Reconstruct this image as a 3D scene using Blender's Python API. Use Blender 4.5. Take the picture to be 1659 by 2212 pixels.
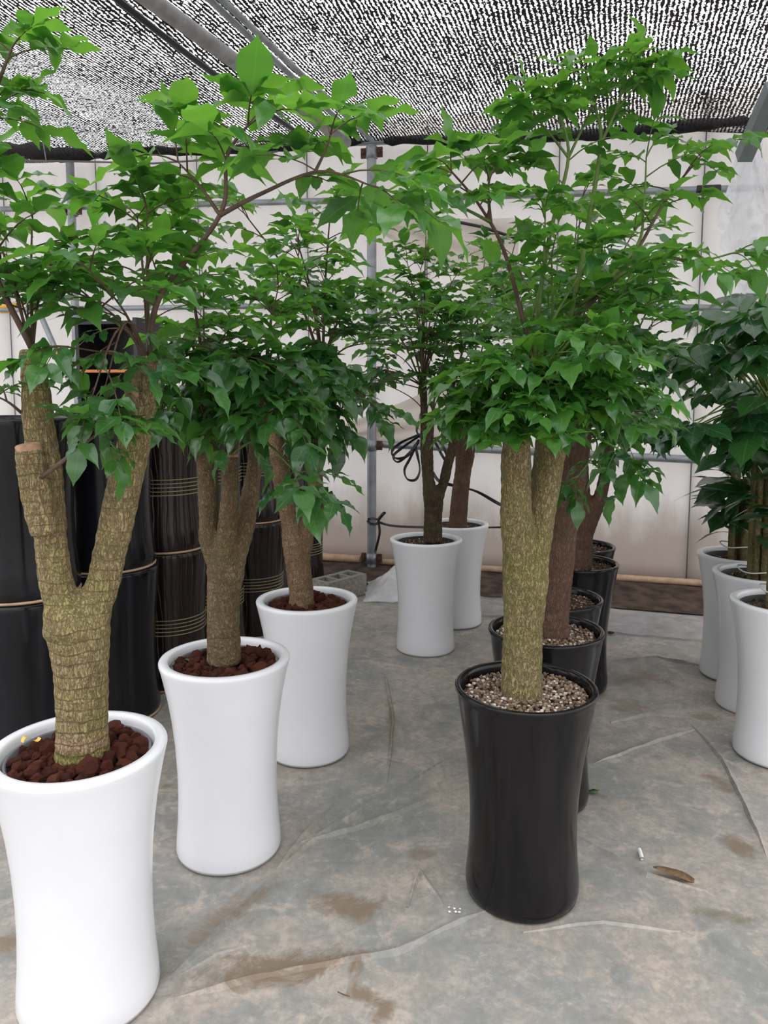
import bpy, bmesh, math, random
import numpy as np
from mathutils import Vector, Matrix, noise

R = random.Random(7)
scene = bpy.context.scene
COL = scene.collection
for o in list(bpy.data.objects):
    bpy.data.objects.remove(o)

# ------------------------------------------------------------------ camera
cam_data = bpy.data.cameras.new('camera')
cam_data.sensor_fit = 'VERTICAL'
cam_data.sensor_height = 36.0
cam_data.lens = 27.342
cam_data.shift_y = -0.03598
cam_data.clip_start = 0.05
cam = bpy.data.objects.new('camera', cam_data)
cam.location = (0, 0, 1.52)
cam.rotation_euler = (math.radians(90 - 6.5), 0, 0)
COL.objects.link(cam)
scene.camera = cam

# ------------------------------------------------------------------ overcast sky (brighter towards the zenith)
world = bpy.data.worlds.new('overcast_sky')
scene.world = world
world.use_nodes = True
wn = world.node_tree.nodes
wl = world.node_tree.links
wn.clear()
w_tc = wn.new('ShaderNodeTexCoord')
w_sep = wn.new('ShaderNodeSeparateXYZ')
w_mr = wn.new('ShaderNodeMapRange')
w_mr.inputs['From Min'].default_value = -0.05
w_mr.inputs['From Max'].default_value = 1.0
w_mr.inputs['To Min'].default_value = 0.46
w_mr.inputs['To Max'].default_value = 1.25
w_bg = wn.new('ShaderNodeBackground')
w_bg.inputs['Color'].default_value = (0.97, 0.98, 1.0, 1)
w_out = wn.new('ShaderNodeOutputWorld')
w_mul = wn.new('ShaderNodeMath')
w_mul.operation = 'MULTIPLY'
w_mul.inputs[1].default_value = 2.45
wl.new(w_tc.outputs['Generated'], w_sep.inputs[0])
wl.new(w_sep.outputs['Z'], w_mr.inputs['Value'])
wl.new(w_mr.outputs['Result'], w_mul.inputs[0])
wl.new(w_mul.outputs[0], w_bg.inputs['Strength'])
wl.new(w_bg.outputs[0], w_out.inputs['Surface'])

vs = scene.view_settings
vs.view_transform = 'Standard'
vs.look = 'None'
vs.exposure = 0.0
vs.gamma = 1.0
vs.use_curve_mapping = False

# ------------------------------------------------------------------ helpers
class MB:
    def __init__(self):
        self.v = []; self.f = []
    def add(self, vs_, fs_):
        n = len(self.v)
        self.v += [tuple(p) for p in vs_]
        self.f += [tuple(i + n for i in q) for q in fs_]
    def tube(self, pts, rad, n=8, cap=True, squash=None):
        pts = [Vector(p) for p in pts]
        if not isinstance(rad, (list, tuple)):
            rad = [rad] * len(pts)
        vs_ = []; fs_ = []
        ref = None
        for i, p in enumerate(pts):
            a = pts[max(i - 1, 0)]; b = pts[min(i + 1, len(pts) - 1)]
            t = (b - a)
            if t.length < 1e-9: t = Vector((0, 0, 1))
            t.normalize()
            if ref is None:
                ref = Vector((1, 0, 0)) if abs(t.x) < .8 else Vector((0, 1, 0))
            u = (ref - t * ref.dot(t)).normalized()
            ref = u
            w = t.cross(u)
            for k in range(n):
                an = 2 * math.pi * k / n
                vs_.append(p + (u * math.cos(an) + w * math.sin(an)) * rad[i])
        for i in range(len(pts) - 1):
            for k in range(n):
                k2 = (k + 1) % n
                fs_.append((i * n + k, i * n + k2, (i + 1) * n + k2, (i + 1) * n + k))
        if cap:
            fs_.append(tuple(range(n - 1, -1, -1)))
            fs_.append(tuple((len(pts) - 1) * n + k for k in range(n)))
        self.add(vs_, fs_)
    def lathe(self, prof, n=64, c=(0, 0, 0)):
        vs_ = []; fs_ = []
        for r, z in prof:
            for k in range(n):
                a = 2 * math.pi * k / n
                vs_.append((c[0] + r * math.cos(a), c[1] + r * math.sin(a), c[2] + z))
        for i in range(len(prof) - 1):
            for k in range(n):
                k2 = (k + 1) % n
                fs_.append((i * n + k, i * n + k2, (i + 1) * n + k2, (i + 1) * n + k))
        self.add(vs_, fs_)
    def box(self, c, s, rot=None):
        vs_ = []
        for x in (-.5, .5):
            for y in (-.5, .5):
                for z in (-.5, .5):
                    p = Vector((x * s[0], y * s[1], z * s[2]))
                    if rot is not None: p = rot @ p
                    vs_.append(p + Vector(c))
        self.add(vs_, [(0, 1, 3, 2), (4, 6, 7, 5), (0, 4, 5, 1), (2, 3, 7, 6), (0, 2, 6, 4), (1, 5, 7, 3)])
    def bar(self, a, b, w, h):
        a = Vector(a); b = Vector(b); d = b - a
        q = d.to_track_quat('X', 'Z').to_matrix()
        self.box((a + b) / 2, (d.length, w, h), q)
    def grid(self, nu, nv, fn):
        vs_ = [fn(i / nu, j / nv) for j in range(nv + 1) for i in range(nu + 1)]
        fs_ = [(j * (nu + 1) + i, j * (nu + 1) + i + 1, (j + 1) * (nu + 1) + i + 1, (j + 1) * (nu + 1) + i)
               for j in range(nv) for i in range(nu)]
        self.add(vs_, fs_)
    def mesh(self, name, smooth=True):
        me = bpy.data.meshes.new(name)
        me.from_pydata(self.v, [], self.f)
        me.update()
        if smooth:
            me.polygons.foreach_set('use_smooth', [True] * len(me.polygons))
        return me
    def build(self, name, mat, parent=None, loc=None, smooth=True, rot=None):
        return obj(name, self.mesh(name, smooth), mat, parent, loc, rot)

def obj(name, me, mat, parent=None, loc=None, rot=None):
    o = bpy.data.objects.new(name, me)
    COL.objects.link(o)
    if mat is not None and len(me.materials) == 0:
        me.materials.append(mat)
    if parent is not None: o.parent = parent
    if loc is not None: o.location = loc
    if rot is not None: o.rotation_euler = rot
    return o

def empty(name, loc):
    o = bpy.data.objects.new(name, None)
    o.empty_display_size = .1
    COL.objects.link(o)
    o.location = loc
    return o

def tag(o, label, cat, group=None):
    o['label'] = label; o['category'] = cat
    if group: o['group'] = group
    return o

def struct(o):
    o['kind'] = 'structure'
    return o

def autosmooth(o, ang=40):
    me = o.data
    bm = bmesh.new(); bm.from_mesh(me)
    for e in bm.edges:
        if len(e.link_faces) == 2 and e.calc_face_angle(0) > math.radians(ang):
            e.smooth = False
    bm.to_mesh(me); bm.free()

# ------------------------------------------------------------------ materials
class NT:
    def __init__(self, name):
        self.m = bpy.data.materials.new(name)
        self.m.use_nodes = True
        self.t = self.m.node_tree
        self.t.nodes.clear()
        self.out = self.t.nodes.new('ShaderNodeOutputMaterial')
    def n(self, kind, **kw):
        nd = self.t.nodes.new('ShaderNode' + kind)
        for k, v in kw.items():
            setattr(nd, k, v)
        return nd
    def l(self, a, b):
        self.t.links.new(a, b)
    def val(self, sock, v):
        if hasattr(v, 'is_linked') or hasattr(v, 'links'):
            self.l(v, sock)
        else:
            if isinstance(v, tuple) and len(v) == 3 and sock.type == 'RGBA': v = v + (1,)
            sock.default_value = v
    def coord(self, which='Object', scale=None, loc=None):
        tc = self.n('TexCoord')
        s = tc.outputs[which]
        if scale is not None or loc is not None:
            mp = self.n('Mapping')
            if scale is not None: mp.inputs['Scale'].default_value = scale
            if loc is not None: mp.inputs['Location'].default_value = loc
            self.l(s, mp.inputs['Vector']); s = mp.outputs[0]
        return s
    def noise(self, vec, scale, detail=4, rough=.55, dist=0.0):
        nd = self.n('TexNoise')
        self.l(vec, nd.inputs['Vector'])
        nd.inputs['Scale'].default_value = scale
        nd.inputs['Detail'].default_value = detail
        nd.inputs['Roughness'].default_value = rough
        nd.inputs['Distortion'].default_value = dist
        return nd.outputs['Fac']
    def ramp(self, fac, stops):
        nd = self.n('ValToRGB')
        self.l(fac, nd.inputs[0])
        el = nd.color_ramp.elements
        while len(el) < len(stops): el.new(.5)
        for e, (p, c) in zip(el, stops):
            e.position = p
            if not isinstance(c, tuple): c = (c, c, c)
            e.color = c + (1,) if len(c) == 3 else c
        return nd.outputs['Color']
    def math(self, op, a, b=0.0, c=None, clamp=False):
        nd = self.n('Math', operation=op)
        nd.use_clamp = clamp
        self.val(nd.inputs[0], a); self.val(nd.inputs[1], b)
        if c is not None: self.val(nd.inputs[2], c)
        return nd.outputs[0]
    def mix(self, fac, a, b, blend='MIX'):
        nd = self.n('MixRGB', blend_type=blend)
        self.val(nd.inputs[0], fac); self.val(nd.inputs[1], a); self.val(nd.inputs[2], b)
        return nd.outputs[0]
    def bump(self, h, strength=.5, dist=.01):
        nd = self.n('Bump')
        nd.inputs['Strength'].default_value = strength
        nd.inputs['Distance'].default_value = dist
        self.l(h, nd.inputs['Height'])
        return nd.outputs[0]
    def pbr(self, color, rough=.6, spec=.5, metal=0.0, normal=None, coat=0.0):
        p = self.n('BsdfPrincipled')
        self.val(p.inputs['Base Color'], color)
        self.val(p.inputs['Roughness'], rough)
        self.val(p.inputs['Specular IOR Level'], spec)
        self.val(p.inputs['Metallic'], metal)
        self.val(p.inputs['Coat Weight'], coat)
        p.inputs['Coat Roughness'].default_value = .05
        if normal is not None: self.l(normal, p.inputs['Normal'])
        return p.outputs[0]
    def done(self, sh):
        self.l(sh, self.out.inputs['Surface'])
        return self.m

def simple(name, color, rough=.6, spec=.5, metal=0.0, var=.12, nscale=14, bump=0.0, bscale=60, coat=0.0):
    t = NT(name)
    v = t.coord()
    nz = t.noise(v, nscale, 5)
    dark = tuple(c * (1 - var) for c in color); lite = tuple(min(1, c * (1 + var)) for c in color)
    colr = t.ramp(nz, [(.3, dark), (.7, lite)])
    nm = None
    if bump > 0:
        nm = t.bump(t.noise(v, bscale, 5), bump, .004)
    return t.done(t.pbr(colr, rough, spec, metal, nm, coat))

M = {}
M['white_glaze'] = simple('white_glaze', (.80, .80, .83), .22, .5, var=.02, nscale=6)
M['grey_liner'] = simple('grey_liner', (.16, .16, .18), .7)
M['black_liner'] = simple('black_liner', (.015, .015, .015), .6)
M['soil'] = simple('soil', (.10, .062, .045), .95, .2, var=.5, nscale=60, bump=.8, bscale=120)
M['mossy_soil'] = simple('mossy_soil', (.055, .055, .025), .95, .2, var=.6, nscale=60, bump=.8, bscale=120)
M['galvanised'] = simple('galvanised', (.30, .32, .34), .45, .5, .55, var=.25, nscale=9, bump=.15)
M['pipe_grey'] = simple('pipe_grey', (.33, .32, .32), .55, .5, .2, var=.25, nscale=12, bump=.2)
M['beam_grey'] = simple('beam_grey', (.16, .19, .19), .5, .5, .1, var=.1)
M['rust'] = simple('rust', (.09, .045, .03), .85, .3, var=.5, nscale=40, bump=.5)
M['black_plastic'] = simple('black_plastic', (.012, .012, .014), .4, .5)
M['black_strap'] = simple('black_strap', (.014, .014, .016), .3, .5)
M['wire'] = simple('wire', (.12, .12, .12), .5)
M['yellow'] = simple('yellow', (.75, .42, .05), .5)
M['tan_clay'] = simple('tan_clay', (.48, .33, .22), .8, .3, var=.2)
M['gold_line'] = simple('gold_line', (.30, .24, .13), .4, .5, var=.2)
M['orange_plastic'] = simple('orange_plastic', (.55, .20, .06), .5)
M['cut_wood'] = simple('cut_wood', (.38, .23, .15), .9, .2, var=.4, nscale=50, bump=.6)
M['concrete_block'] = simple('concrete_block', (.24, .225, .20), .95, .2, var=.3, nscale=40, bump=.7, bscale=90)
M['dark_earth'] = simple('dark_earth', (.075, .052, .042), .95, .2, var=.55, nscale=9, bump=.8, bscale=30)
M['string_white'] = simple('string_white', (.7, .68, .62), .8)
M['dry_leaf'] = simple('dry_leaf', (.17, .10, .05), .8, .3, var=.4, nscale=50)
M['white_tube'] = simple('white_tube', (.85, .85, .85), .4)

def black_glaze(name, base, rough, streak):
    t = NT(name)
    v = t.coord(scale=(1, 1, .12))
    nz = t.noise(v, 16, 3)
    col = t.ramp(nz, [(.3, tuple(c * .6 for c in base)), (.75, tuple(c * 1.6 for c in base))])
    rg = t.ramp(nz, [(.35, rough), (.7, rough + streak)])
    nm = t.bump(t.noise(t.coord(scale=(1, 1, .25)), 9, 2), .12, .01)
    return t.done(t.pbr(col, rg, .30, 0, nm))
M['black_glaze'] = black_glaze('black_glaze', (.008, .007, .008), .10, .14)
M['black_glaze_tall'] = black_glaze('black_glaze_tall', (.006, .006, .008), .08, .15)

def carved_brown():
    t = NT('carved_brown_glaze')
    v = t.coord()
    wv = t.n('TexWave', wave_type='BANDS', bands_direction='X')
    # angle around the pot carries the carved grooves
    sp = t.n('SeparateXYZ'); t.l(v, sp.inputs[0])
    an = t.math('ARCTAN2', sp.outputs['Y'], sp.outputs['X'])
    cb = t.n('CombineXYZ'); t.l(an, cb.inputs[0]); t.l(t.math('MULTIPLY', sp.outputs['Z'], 2.2), cb.inputs[2])
    t.l(cb.outputs[0], wv.inputs['Vector'])
    wv.inputs['Scale'].default_value = 2.3
    wv.inputs['Distortion'].default_value = 6.0
    wv.inputs['Detail'].default_value = 2
    wv.inputs['Detail Scale'].default_value = .9
    h = t.ramp(wv.outputs['Fac'], [(.0, 0.0), (.10, 1.0)])
    col = t.mix(h, (.085, .055, .045), (.014, .008, .007))
    nm = t.bump(h, 1.0, .012)
    return t.done(t.pbr(col, .16, .45, 0, nm))
M['carved_brown'] = carved_brown()

def bark(name, cream, tan, dark, moss, moss_amt, ringp=.03, low_moss=0.0, crack=1.0, rings=1.0, fz=.3, fs=165):
    t = NT(name)
    v = t.coord()
    wv = t.n('TexWave', wave_type='BANDS', bands_direction='Z')
    wv.inputs['Scale'].default_value = 2 * math.pi / (20 * ringp)
    wv.inputs['Distortion'].default_value = 5.0
    wv.inputs['Detail'].default_value = 3
    wv.inputs['Detail Scale'].default_value = 1.0
    t.l(v, wv.inputs['Vector'])
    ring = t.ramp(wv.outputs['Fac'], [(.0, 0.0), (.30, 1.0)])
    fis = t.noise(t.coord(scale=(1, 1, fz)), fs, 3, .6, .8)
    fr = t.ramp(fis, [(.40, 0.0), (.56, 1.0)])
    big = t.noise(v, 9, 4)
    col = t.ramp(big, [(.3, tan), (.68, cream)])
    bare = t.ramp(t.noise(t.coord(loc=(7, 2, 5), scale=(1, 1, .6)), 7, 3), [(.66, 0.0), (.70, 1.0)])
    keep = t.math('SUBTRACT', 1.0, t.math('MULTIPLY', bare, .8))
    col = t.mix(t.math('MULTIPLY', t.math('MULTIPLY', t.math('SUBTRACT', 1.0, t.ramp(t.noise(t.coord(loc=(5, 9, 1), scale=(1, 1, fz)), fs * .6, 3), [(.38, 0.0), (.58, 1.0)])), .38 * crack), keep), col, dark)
    mn = t.noise(t.coord(loc=(3, 1, 2)), 6.5, 5)
    mm = t.ramp(mn, [(.62 - .3 * moss_amt, 0.0), (.85 - .2 * moss_amt, 1.0)])
    mf = t.math('MULTIPLY', mm, .6 if moss_amt > 0 else 0.0)
    if low_moss > 0:
        sp = t.n('SeparateXYZ'); t.l(v, sp.inputs[0])
        zz = t.math('ADD', sp.outputs['Z'], t.math('MULTIPLY', mn, .05))
        band = t.ramp(t.math('SUBTRACT', zz, .62), [(low_moss, 1.0), (low_moss + .010, 0.0)])
        pale = t.ramp(t.math('SUBTRACT', zz, .62), [(low_moss + .02, 1.0), (low_moss + .05, 0.0)])
        col = t.mix(t.math('MULTIPLY', pale, .6), col, (.42, .26, .17))
        mf = t.math('MULTIPLY', mf, t.math('SUBTRACT', 1.0, pale))
        mf = t.math('MAXIMUM', mf, t.math('MULTIPLY', band, .8))
    col = t.mix(mf, col, moss)
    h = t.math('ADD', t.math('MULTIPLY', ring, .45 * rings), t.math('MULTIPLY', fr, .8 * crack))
    h = t.math('ADD', h, t.math('MULTIPLY', t.noise(v, 160, 3), .35))
    nm = t.bump(h, 1.0, .011)
    return t.done(t.pbr(col, .85, .25, 0, nm))
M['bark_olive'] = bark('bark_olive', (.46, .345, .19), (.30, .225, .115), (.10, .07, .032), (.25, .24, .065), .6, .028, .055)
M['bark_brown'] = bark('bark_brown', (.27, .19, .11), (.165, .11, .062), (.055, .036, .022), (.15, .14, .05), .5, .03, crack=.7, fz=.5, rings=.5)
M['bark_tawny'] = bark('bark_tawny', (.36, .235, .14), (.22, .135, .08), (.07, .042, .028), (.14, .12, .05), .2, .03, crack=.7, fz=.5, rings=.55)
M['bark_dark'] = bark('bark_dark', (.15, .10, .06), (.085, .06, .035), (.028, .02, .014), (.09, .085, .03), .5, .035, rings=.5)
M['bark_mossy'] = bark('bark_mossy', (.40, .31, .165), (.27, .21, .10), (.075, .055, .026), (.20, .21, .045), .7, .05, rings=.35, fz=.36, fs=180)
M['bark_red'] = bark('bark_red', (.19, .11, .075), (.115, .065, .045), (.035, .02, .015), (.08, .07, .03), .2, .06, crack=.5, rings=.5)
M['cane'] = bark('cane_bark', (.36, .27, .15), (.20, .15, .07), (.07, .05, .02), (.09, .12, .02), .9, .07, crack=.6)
M['twig_brown'] = simple('twig_brown', (.10, .062, .045), .7, .3, var=.35, nscale=30)
M['twig_green'] = simple('twig_green', (.10, .16, .035), .6, .3, var=.3, nscale=30)

def leafmat(name, c0, c1, trans, tfac, rough, spec):
    t = NT(name)
    oi = t.n('ObjectInfo'); ge = t.n('NewGeometry')
    rnd = t.math('FRACT', t.math('ADD', oi.outputs['Random'], ge.outputs['Random Per Island']))
    base = t.ramp(rnd, [(.0, c0), (1.0, c1)])
    uv = t.coord('UV')
    sp = t.n('SeparateXYZ'); t.l(uv, sp.inputs[0])
    au = t.math('ABSOLUTE', t.math('SUBTRACT', sp.outputs['X'], .5))
    mid = t.ramp(au, [(.012, 1.0), (.035, 0.0)])
    vn = t.math('SINE', t.math('MULTIPLY', t.math('SUBTRACT', sp.outputs['Y'], t.math('MULTIPLY', au, .55)), 52.0))
    vr = t.ramp(vn, [(.9, 0.0), (.99, 1.0)])
    ve = t.math('MAXIMUM', mid, t.math('MULTIPLY', vr, .6))
    col = t.mix(t.math('MULTIPLY', ve, .35), base, (.16, .30, .09))
    nm = t.bump(t.math('SUBTRACT', 1.0, ve), .25, .002)
    p = t.pbr(col, rough, spec, 0, nm, .25)
    tr = t.n('BsdfTranslucent')
    t.l(t.mix(t.math('MULTIPLY', rnd, .5), trans, tuple(c * .7 for c in trans)), tr.inputs[0])
    ms = t.n('MixShader'); ms.inputs[0].default_value = tfac
    t.l(p, ms.inputs[1]); t.l(tr.outputs[0], ms.inputs[2])
    return t.done(ms.outputs[0])
M['leaf'] = leafmat('leaf_green', (.026, .100, .030), (.048, .16, .034), (.15, .42, .04), .42, .30, .9)
M['leaf_fresh'] = leafmat('leaf_fresh', (.040, .15, .030), (.065, .21, .040), (.21, .50, .045), .45, .30, .9)
M['leaf_deep'] = leafmat('leaf_deep', (.018, .075, .026), (.030, .115, .028), (.08, .27, .035), .33, .28, .9)
M['leaf_glossy'] = leafmat('leaf_glossy', (.010, .045, .022), (.020, .085, .025), (.05, .20, .02), .2, .24, .8)

def lava():
    t = NT('red_lava_stone')
    v = t.coord()
    oi = t.n('ObjectInfo')
    base = t.ramp(oi.outputs['Random'], [(0, (.15, .05, .035)), (.6, (.25, .075, .045)), (1, (.33, .10, .055))])
    nz = t.noise(v, 60, 5, .7)
    col = t.mix(t.ramp(t.noise(t.coord(loc=(4, 4, 4)), 18, 4), [(.4, .55), (.6, 0.0)]), base, (.10, .036, .028))
    nm = t.bump(nz, 1.0, .03)
    return t.done(t.pbr(col, .95, .15, 0, nm))
M['lava'] = lava()

def gravel():
    t = NT('gravel_stones')
    ge = t.n('NewGeometry')
    col = t.ramp(ge.outputs['Random Per Island'], [(0, (.13, .085, .06)), (.45, (.26, .175, .125)), (.8, (.36, .27, .20)), (.88, (.68, .62, .56)), (1, (.75, .70, .64))])
    col = t.mix(t.ramp(t.noise(t.coord(), 120, 3), [(.35, .5), (.6, 0.0)]), col, (.07, .045, .03))
    return t.done(t.pbr(col, .9, .2))
M['gravel'] = gravel()
def gravel_dark():
    t = NT('dark_gravel_stones')
    ge = t.n('NewGeometry')
    col = t.ramp(ge.outputs['Random Per Island'], [(0, (.07, .045, .035)), (.6, (.15, .10, .07)), (.93, (.22, .15, .11)), (.98, (.55, .48, .42))])
    return t.done(t.pbr(col, .9, .2))
M['gravel_dark'] = gravel_dark()

def wallmat():
    t = NT('white_wall_fabric')
    v = t.coord()
    nz = t.noise(t.coord(scale=(1, 1, 1.0)), 2.2, 6, .6)
    col = t.ramp(nz, [(.3, (.77, .745, .73)), (.7, (.85, .835, .825))])
    sp = t.n('SeparateXYZ'); t.l(v, sp.inputs[0])
    st = t.noise(t.coord(scale=(1, 1, .3)), 5, 5, .65)
    low = t.ramp(t.math('ADD', sp.outputs['Z'], t.math('MULTIPLY', st, -.7)), [(-.30, 1.0), (.35, 0.0)])
    col = t.mix(t.math('MULTIPLY', low, .5), col, (.33, .25, .19))
    nm = t.bump(t.noise(v, 25, 4), .15, .01)
    p = t.pbr(col, .8, .2, 0, nm)
    tr = t.n('BsdfTranslucent'); t.l(col, tr.inputs[0])
    ms = t.n('MixShader'); ms.inputs[0].default_value = .62
    t.l(p, ms.inputs[1]); t.l(tr.outputs[0], ms.inputs[2])
    return t.done(ms.outputs[0])
M['wall'] = wallmat()

def tarpmat():
    t = NT('cream_tarp')
    v = t.coord()
    col = t.ramp(t.noise(v, 4, 5), [(.3, (.66, .59, .52)), (.7, (.78, .73, .68))])
    p = t.pbr(col, .6, .3)
    tr = t.n('BsdfTranslucent'); t.l(col, tr.inputs[0])
    ms = t.n('MixShader'); ms.inputs[0].default_value = .4
    t.l(p, ms.inputs[1]); t.l(tr.outputs[0], ms.inputs[2])
    return t.done(ms.outputs[0])
M['tarp'] = tarpmat()

def filmmat(name, alpha, col=(.85, .86, .90)):
    t = NT(name)
    v = t.coord()
    p = t.pbr(col, .22, .6, 0, t.bump(t.noise(v, 18, 3), .25, .01))
    tr = t.n('BsdfTranslucent'); tr.inputs[0].default_value = col + (1,)
    m1 = t.n('MixShader'); m1.inputs[0].default_value = .45
    t.l(p, m1.inputs[1]); t.l(tr.outputs[0], m1.inputs[2])
    tp = t.n('BsdfTransparent')
    ms = t.n('MixShader')
    t.l(t.ramp(t.noise(v, 7, 4), [(.3, alpha - .15), (.7, alpha + .15)]), ms.inputs[0])
    t.l(tp.outputs[0], ms.inputs[1]); t.l(m1.outputs[0], ms.inputs[2])
    return t.done(ms.outputs[0])
M['film'] = filmmat('clear_plastic_film', .80, (.92, .93, .96))
M['film_floor'] = filmmat('dusty_plastic_film', .6, (.62, .60, .62))

def netmat():
    # knitted shade net: dark threads with open gaps; object X runs across the threads, Y along them
    t = NT('black_shade_net')
    v = t.coord()
    sp = t.n('SeparateXYZ'); t.l(v, sp.inputs[0])
    wob = t.noise(t.coord(scale=(1, .5, 1)), 3.0, 3)
    wob2 = t.noise(t.coord(scale=(1.0, .35, 1)), 42, 2, .6)
    x = t.math('ADD', t.math('MULTIPLY', sp.outputs['X'], 2 * math.pi / .025), t.math('MULTIPLY', wob, 14.0))
    x = t.math('ADD', x, t.math('MULTIPLY', wob2, 3.2))
    st = t.math('SINE', x)
    cut = t.noise(t.coord(scale=(1.0, .6, 1)), 70, 2, .7)
    g = t.math('ADD', st, t.math('MULTIPLY', t.math('SUBTRACT', cut, .5), 8.0))
    patch = t.noise(v, 1.1, 3)
    g = t.math('ADD', g, t.math('MULTIPLY', t.math('SUBTRACT', patch, .5), 1.6))
    a = t.ramp(t.math('ADD', t.math('MULTIPLY', g, .25), .5), [(.56, 1.0), (.64, 0.0)])
    # doubled weave at the hems
    hem = t.ramp(t.math('ADD', sp.outputs['Y'], t.math('MULTIPLY', wob, .10)), [(.045, 1.0), (.16, 0.0)])
    a = t.math('MAXIMUM', a, t.math('MULTIPLY', hem, .93))
    col = t.ramp(patch, [(.35, (.018, .016, .018)), (.7, (.040, .028, .026))])
    p = t.pbr(col, .8, .2)
    tp = t.n('BsdfTransparent')
    ms = t.n('MixShader')
    t.l(a, ms.inputs[0]); t.l(tp.outputs[0], ms.inputs[1]); t.l(p, ms.inputs[2])
    return t.done(ms.outputs[0])
M['net'] = netmat()
M['net_roll'] = simple('net_roll', (.016, .016, .018), .85, .2, var=.6, nscale=60, bump=.8, bscale=90)

def floormat():
    t = NT('dirty_floor_sheet')
    v = t.coord()
    big = t.noise(v, 2.1, 6, .62, .4)
    mid = t.noise(t.coord(loc=(4, 2, 0)), 5.5, 7, .68, .8)
    fine = t.noise(v, 48, 4, .65)
    col = t.ramp(big, [(.32, (.255, .262, .248)), (.46, (.315, .30, .28)), (.57, (.42, .36, .31)), (.72, (.48, .425, .38))])
    col = t.mix(t.ramp(mid, [(.46, 0.0), (.70, .75)]), col, (.185, .20, .19))
    col = t.mix(t.ramp(t.noise(t.coord(loc=(9, 3, 0)), 7.5, 6, .7, .5), [(.52, 0.0), (.63, .7)]), col, (.51, .43, .37))
    col = t.mix(t.ramp(fine, [(.3, .45), (.55, 0.0)]), col, (.19, .18, .165))
    gr = t.noise(t.coord(loc=(2, 8, 0)), 17, 8, .78, .6)
    col = t.mix(t.ramp(gr, [(.40, .5), (.52, 0.0)]), col, (.22, .22, .205))
    col = t.mix(t.ramp(gr, [(.56, 0.0), (.68, .5)]), col, (.56, .50, .455))
    mud = t.noise(t.coord(loc=(1, 7, 0)), 7.0, 9, .78, .9)
    geo = t.n('NewGeometry')
    def blot(cx, cy, rx, ry, ang, amt, colr, lo=.0):
        nonlocal col
        mp = t.n('Mapping', vector_type='TEXTURE')
        mp.inputs['Location'].default_value = (cx, cy, 0)
        mp.inputs['Rotation'].default_value = (0, 0, ang)
        mp.inputs['Scale'].default_value = (rx, ry, 1)
        t.l(v, mp.inputs['Vector'])
        ln = t.n('VectorMath', operation='LENGTH')
        t.l(mp.outputs[0], ln.inputs[0])
        d = t.math('ADD', ln.outputs['Value'], t.math('MULTIPLY', t.math('SUBTRACT', mud, .5), 3.4))
        col = t.mix(t.ramp(d, [(.35, amt), (.95, 0.0)]), col, colr)
    brown = (.19, .135, .088); olive = (.16, .145, .085)
    for c in STAINS:
        blot(*c[:6], brown if c[6] else olive)
    h = t.math('ADD', t.math('MULTIPLY', mid, .5), t.math('MULTIPLY', fine, .25))
    nm = t.bump(h, .35, .012)
    rg = t.ramp(mid, [(.3, .32), (.7, .62)])
    return t.done(t.pbr(col, rg, .4, 0, nm))
def stain(a, b, w, amt, br):
    dx = b[0] - a[0]; dy = b[1] - a[1]
    return ((a[0] + b[0]) / 2, (a[1] + b[1]) / 2, math.hypot(dx, dy) / 2, w, math.atan2(dy, dx), amt, br)
STAINS = [
    stain((-0.574, 1.809, 0.000), (0.026, 1.956, -0.000), .085, .9, 1),
    stain((-0.249, 2.168, 0.000), (0.041, 2.096, -0.000), .07, .85, 1),
    stain((-0.589, 1.905, 0.000), (-0.344, 2.256, 0.000), .07, .7, 1),
    stain((-0.101, 1.840, 0.000), (0.012, 1.750, 0.000), .035, .85, 1),
    stain((0.035, 1.794, 0.000), (-0.033, 1.715, 0.000), .035, .85, 1),
    stain((0.812, 2.297, 0.000), (0.984, 2.222, 0.000), .02, .8, 1),
    stain((0.871, 2.126, 0.000), (1.092, 2.076, -0.000), .03, .75, 0),
    stain((1.273, 2.943, 0.000), (1.332, 2.750, 0.000), .05, .8, 1),
    stain((1.170, 2.535, 0.000), (1.198, 2.326, 0.000), .05, .8, 1),
    stain((1.245, 4.033, 0.000), (1.472, 3.837, 0.000), .14, .75, 1),
    stain((1.051, 3.603, 0.000), (1.322, 3.549, 0.000), .10, .65, 1),
    stain((1.412, 3.496, 0.000), (1.626, 3.395, 0.000), .05, .6, 0),
    stain((0.062, 2.401, 0.000), (0.183, 2.401, 0.000), .04, .55, 1),
    stain((0.024, 3.717, 0.000), (0.039, 3.040, 0.000), .03, .55, 1),
    stain((0.726, 2.817, 0.000), (0.831, 2.750, 0.000), .02, .7, 0),
    stain((-0.883, 2.817, 0.000), (-0.786, 2.852, 0.000), .03, .6, 0),
    stain((-1.036, 1.938, -0.000), (-1.041, 2.028, 0.000), .06, .8, 1),
]
M['floor'] = floormat()

# ------------------------------------------------------------------ floor
def seg_dist(px, py, a, b):
    ax, ay = a[0], a[1]; bx, by = b[0], b[1]
    dx, dy = bx - ax, by - ay
    L = dx * dx + dy * dy
    tt = np.clip(((px - ax) * dx + (py - ay) * dy) / L, 0, 1)
    return np.hypot(px - ax - tt * dx, py - ay - tt * dy)

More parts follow.
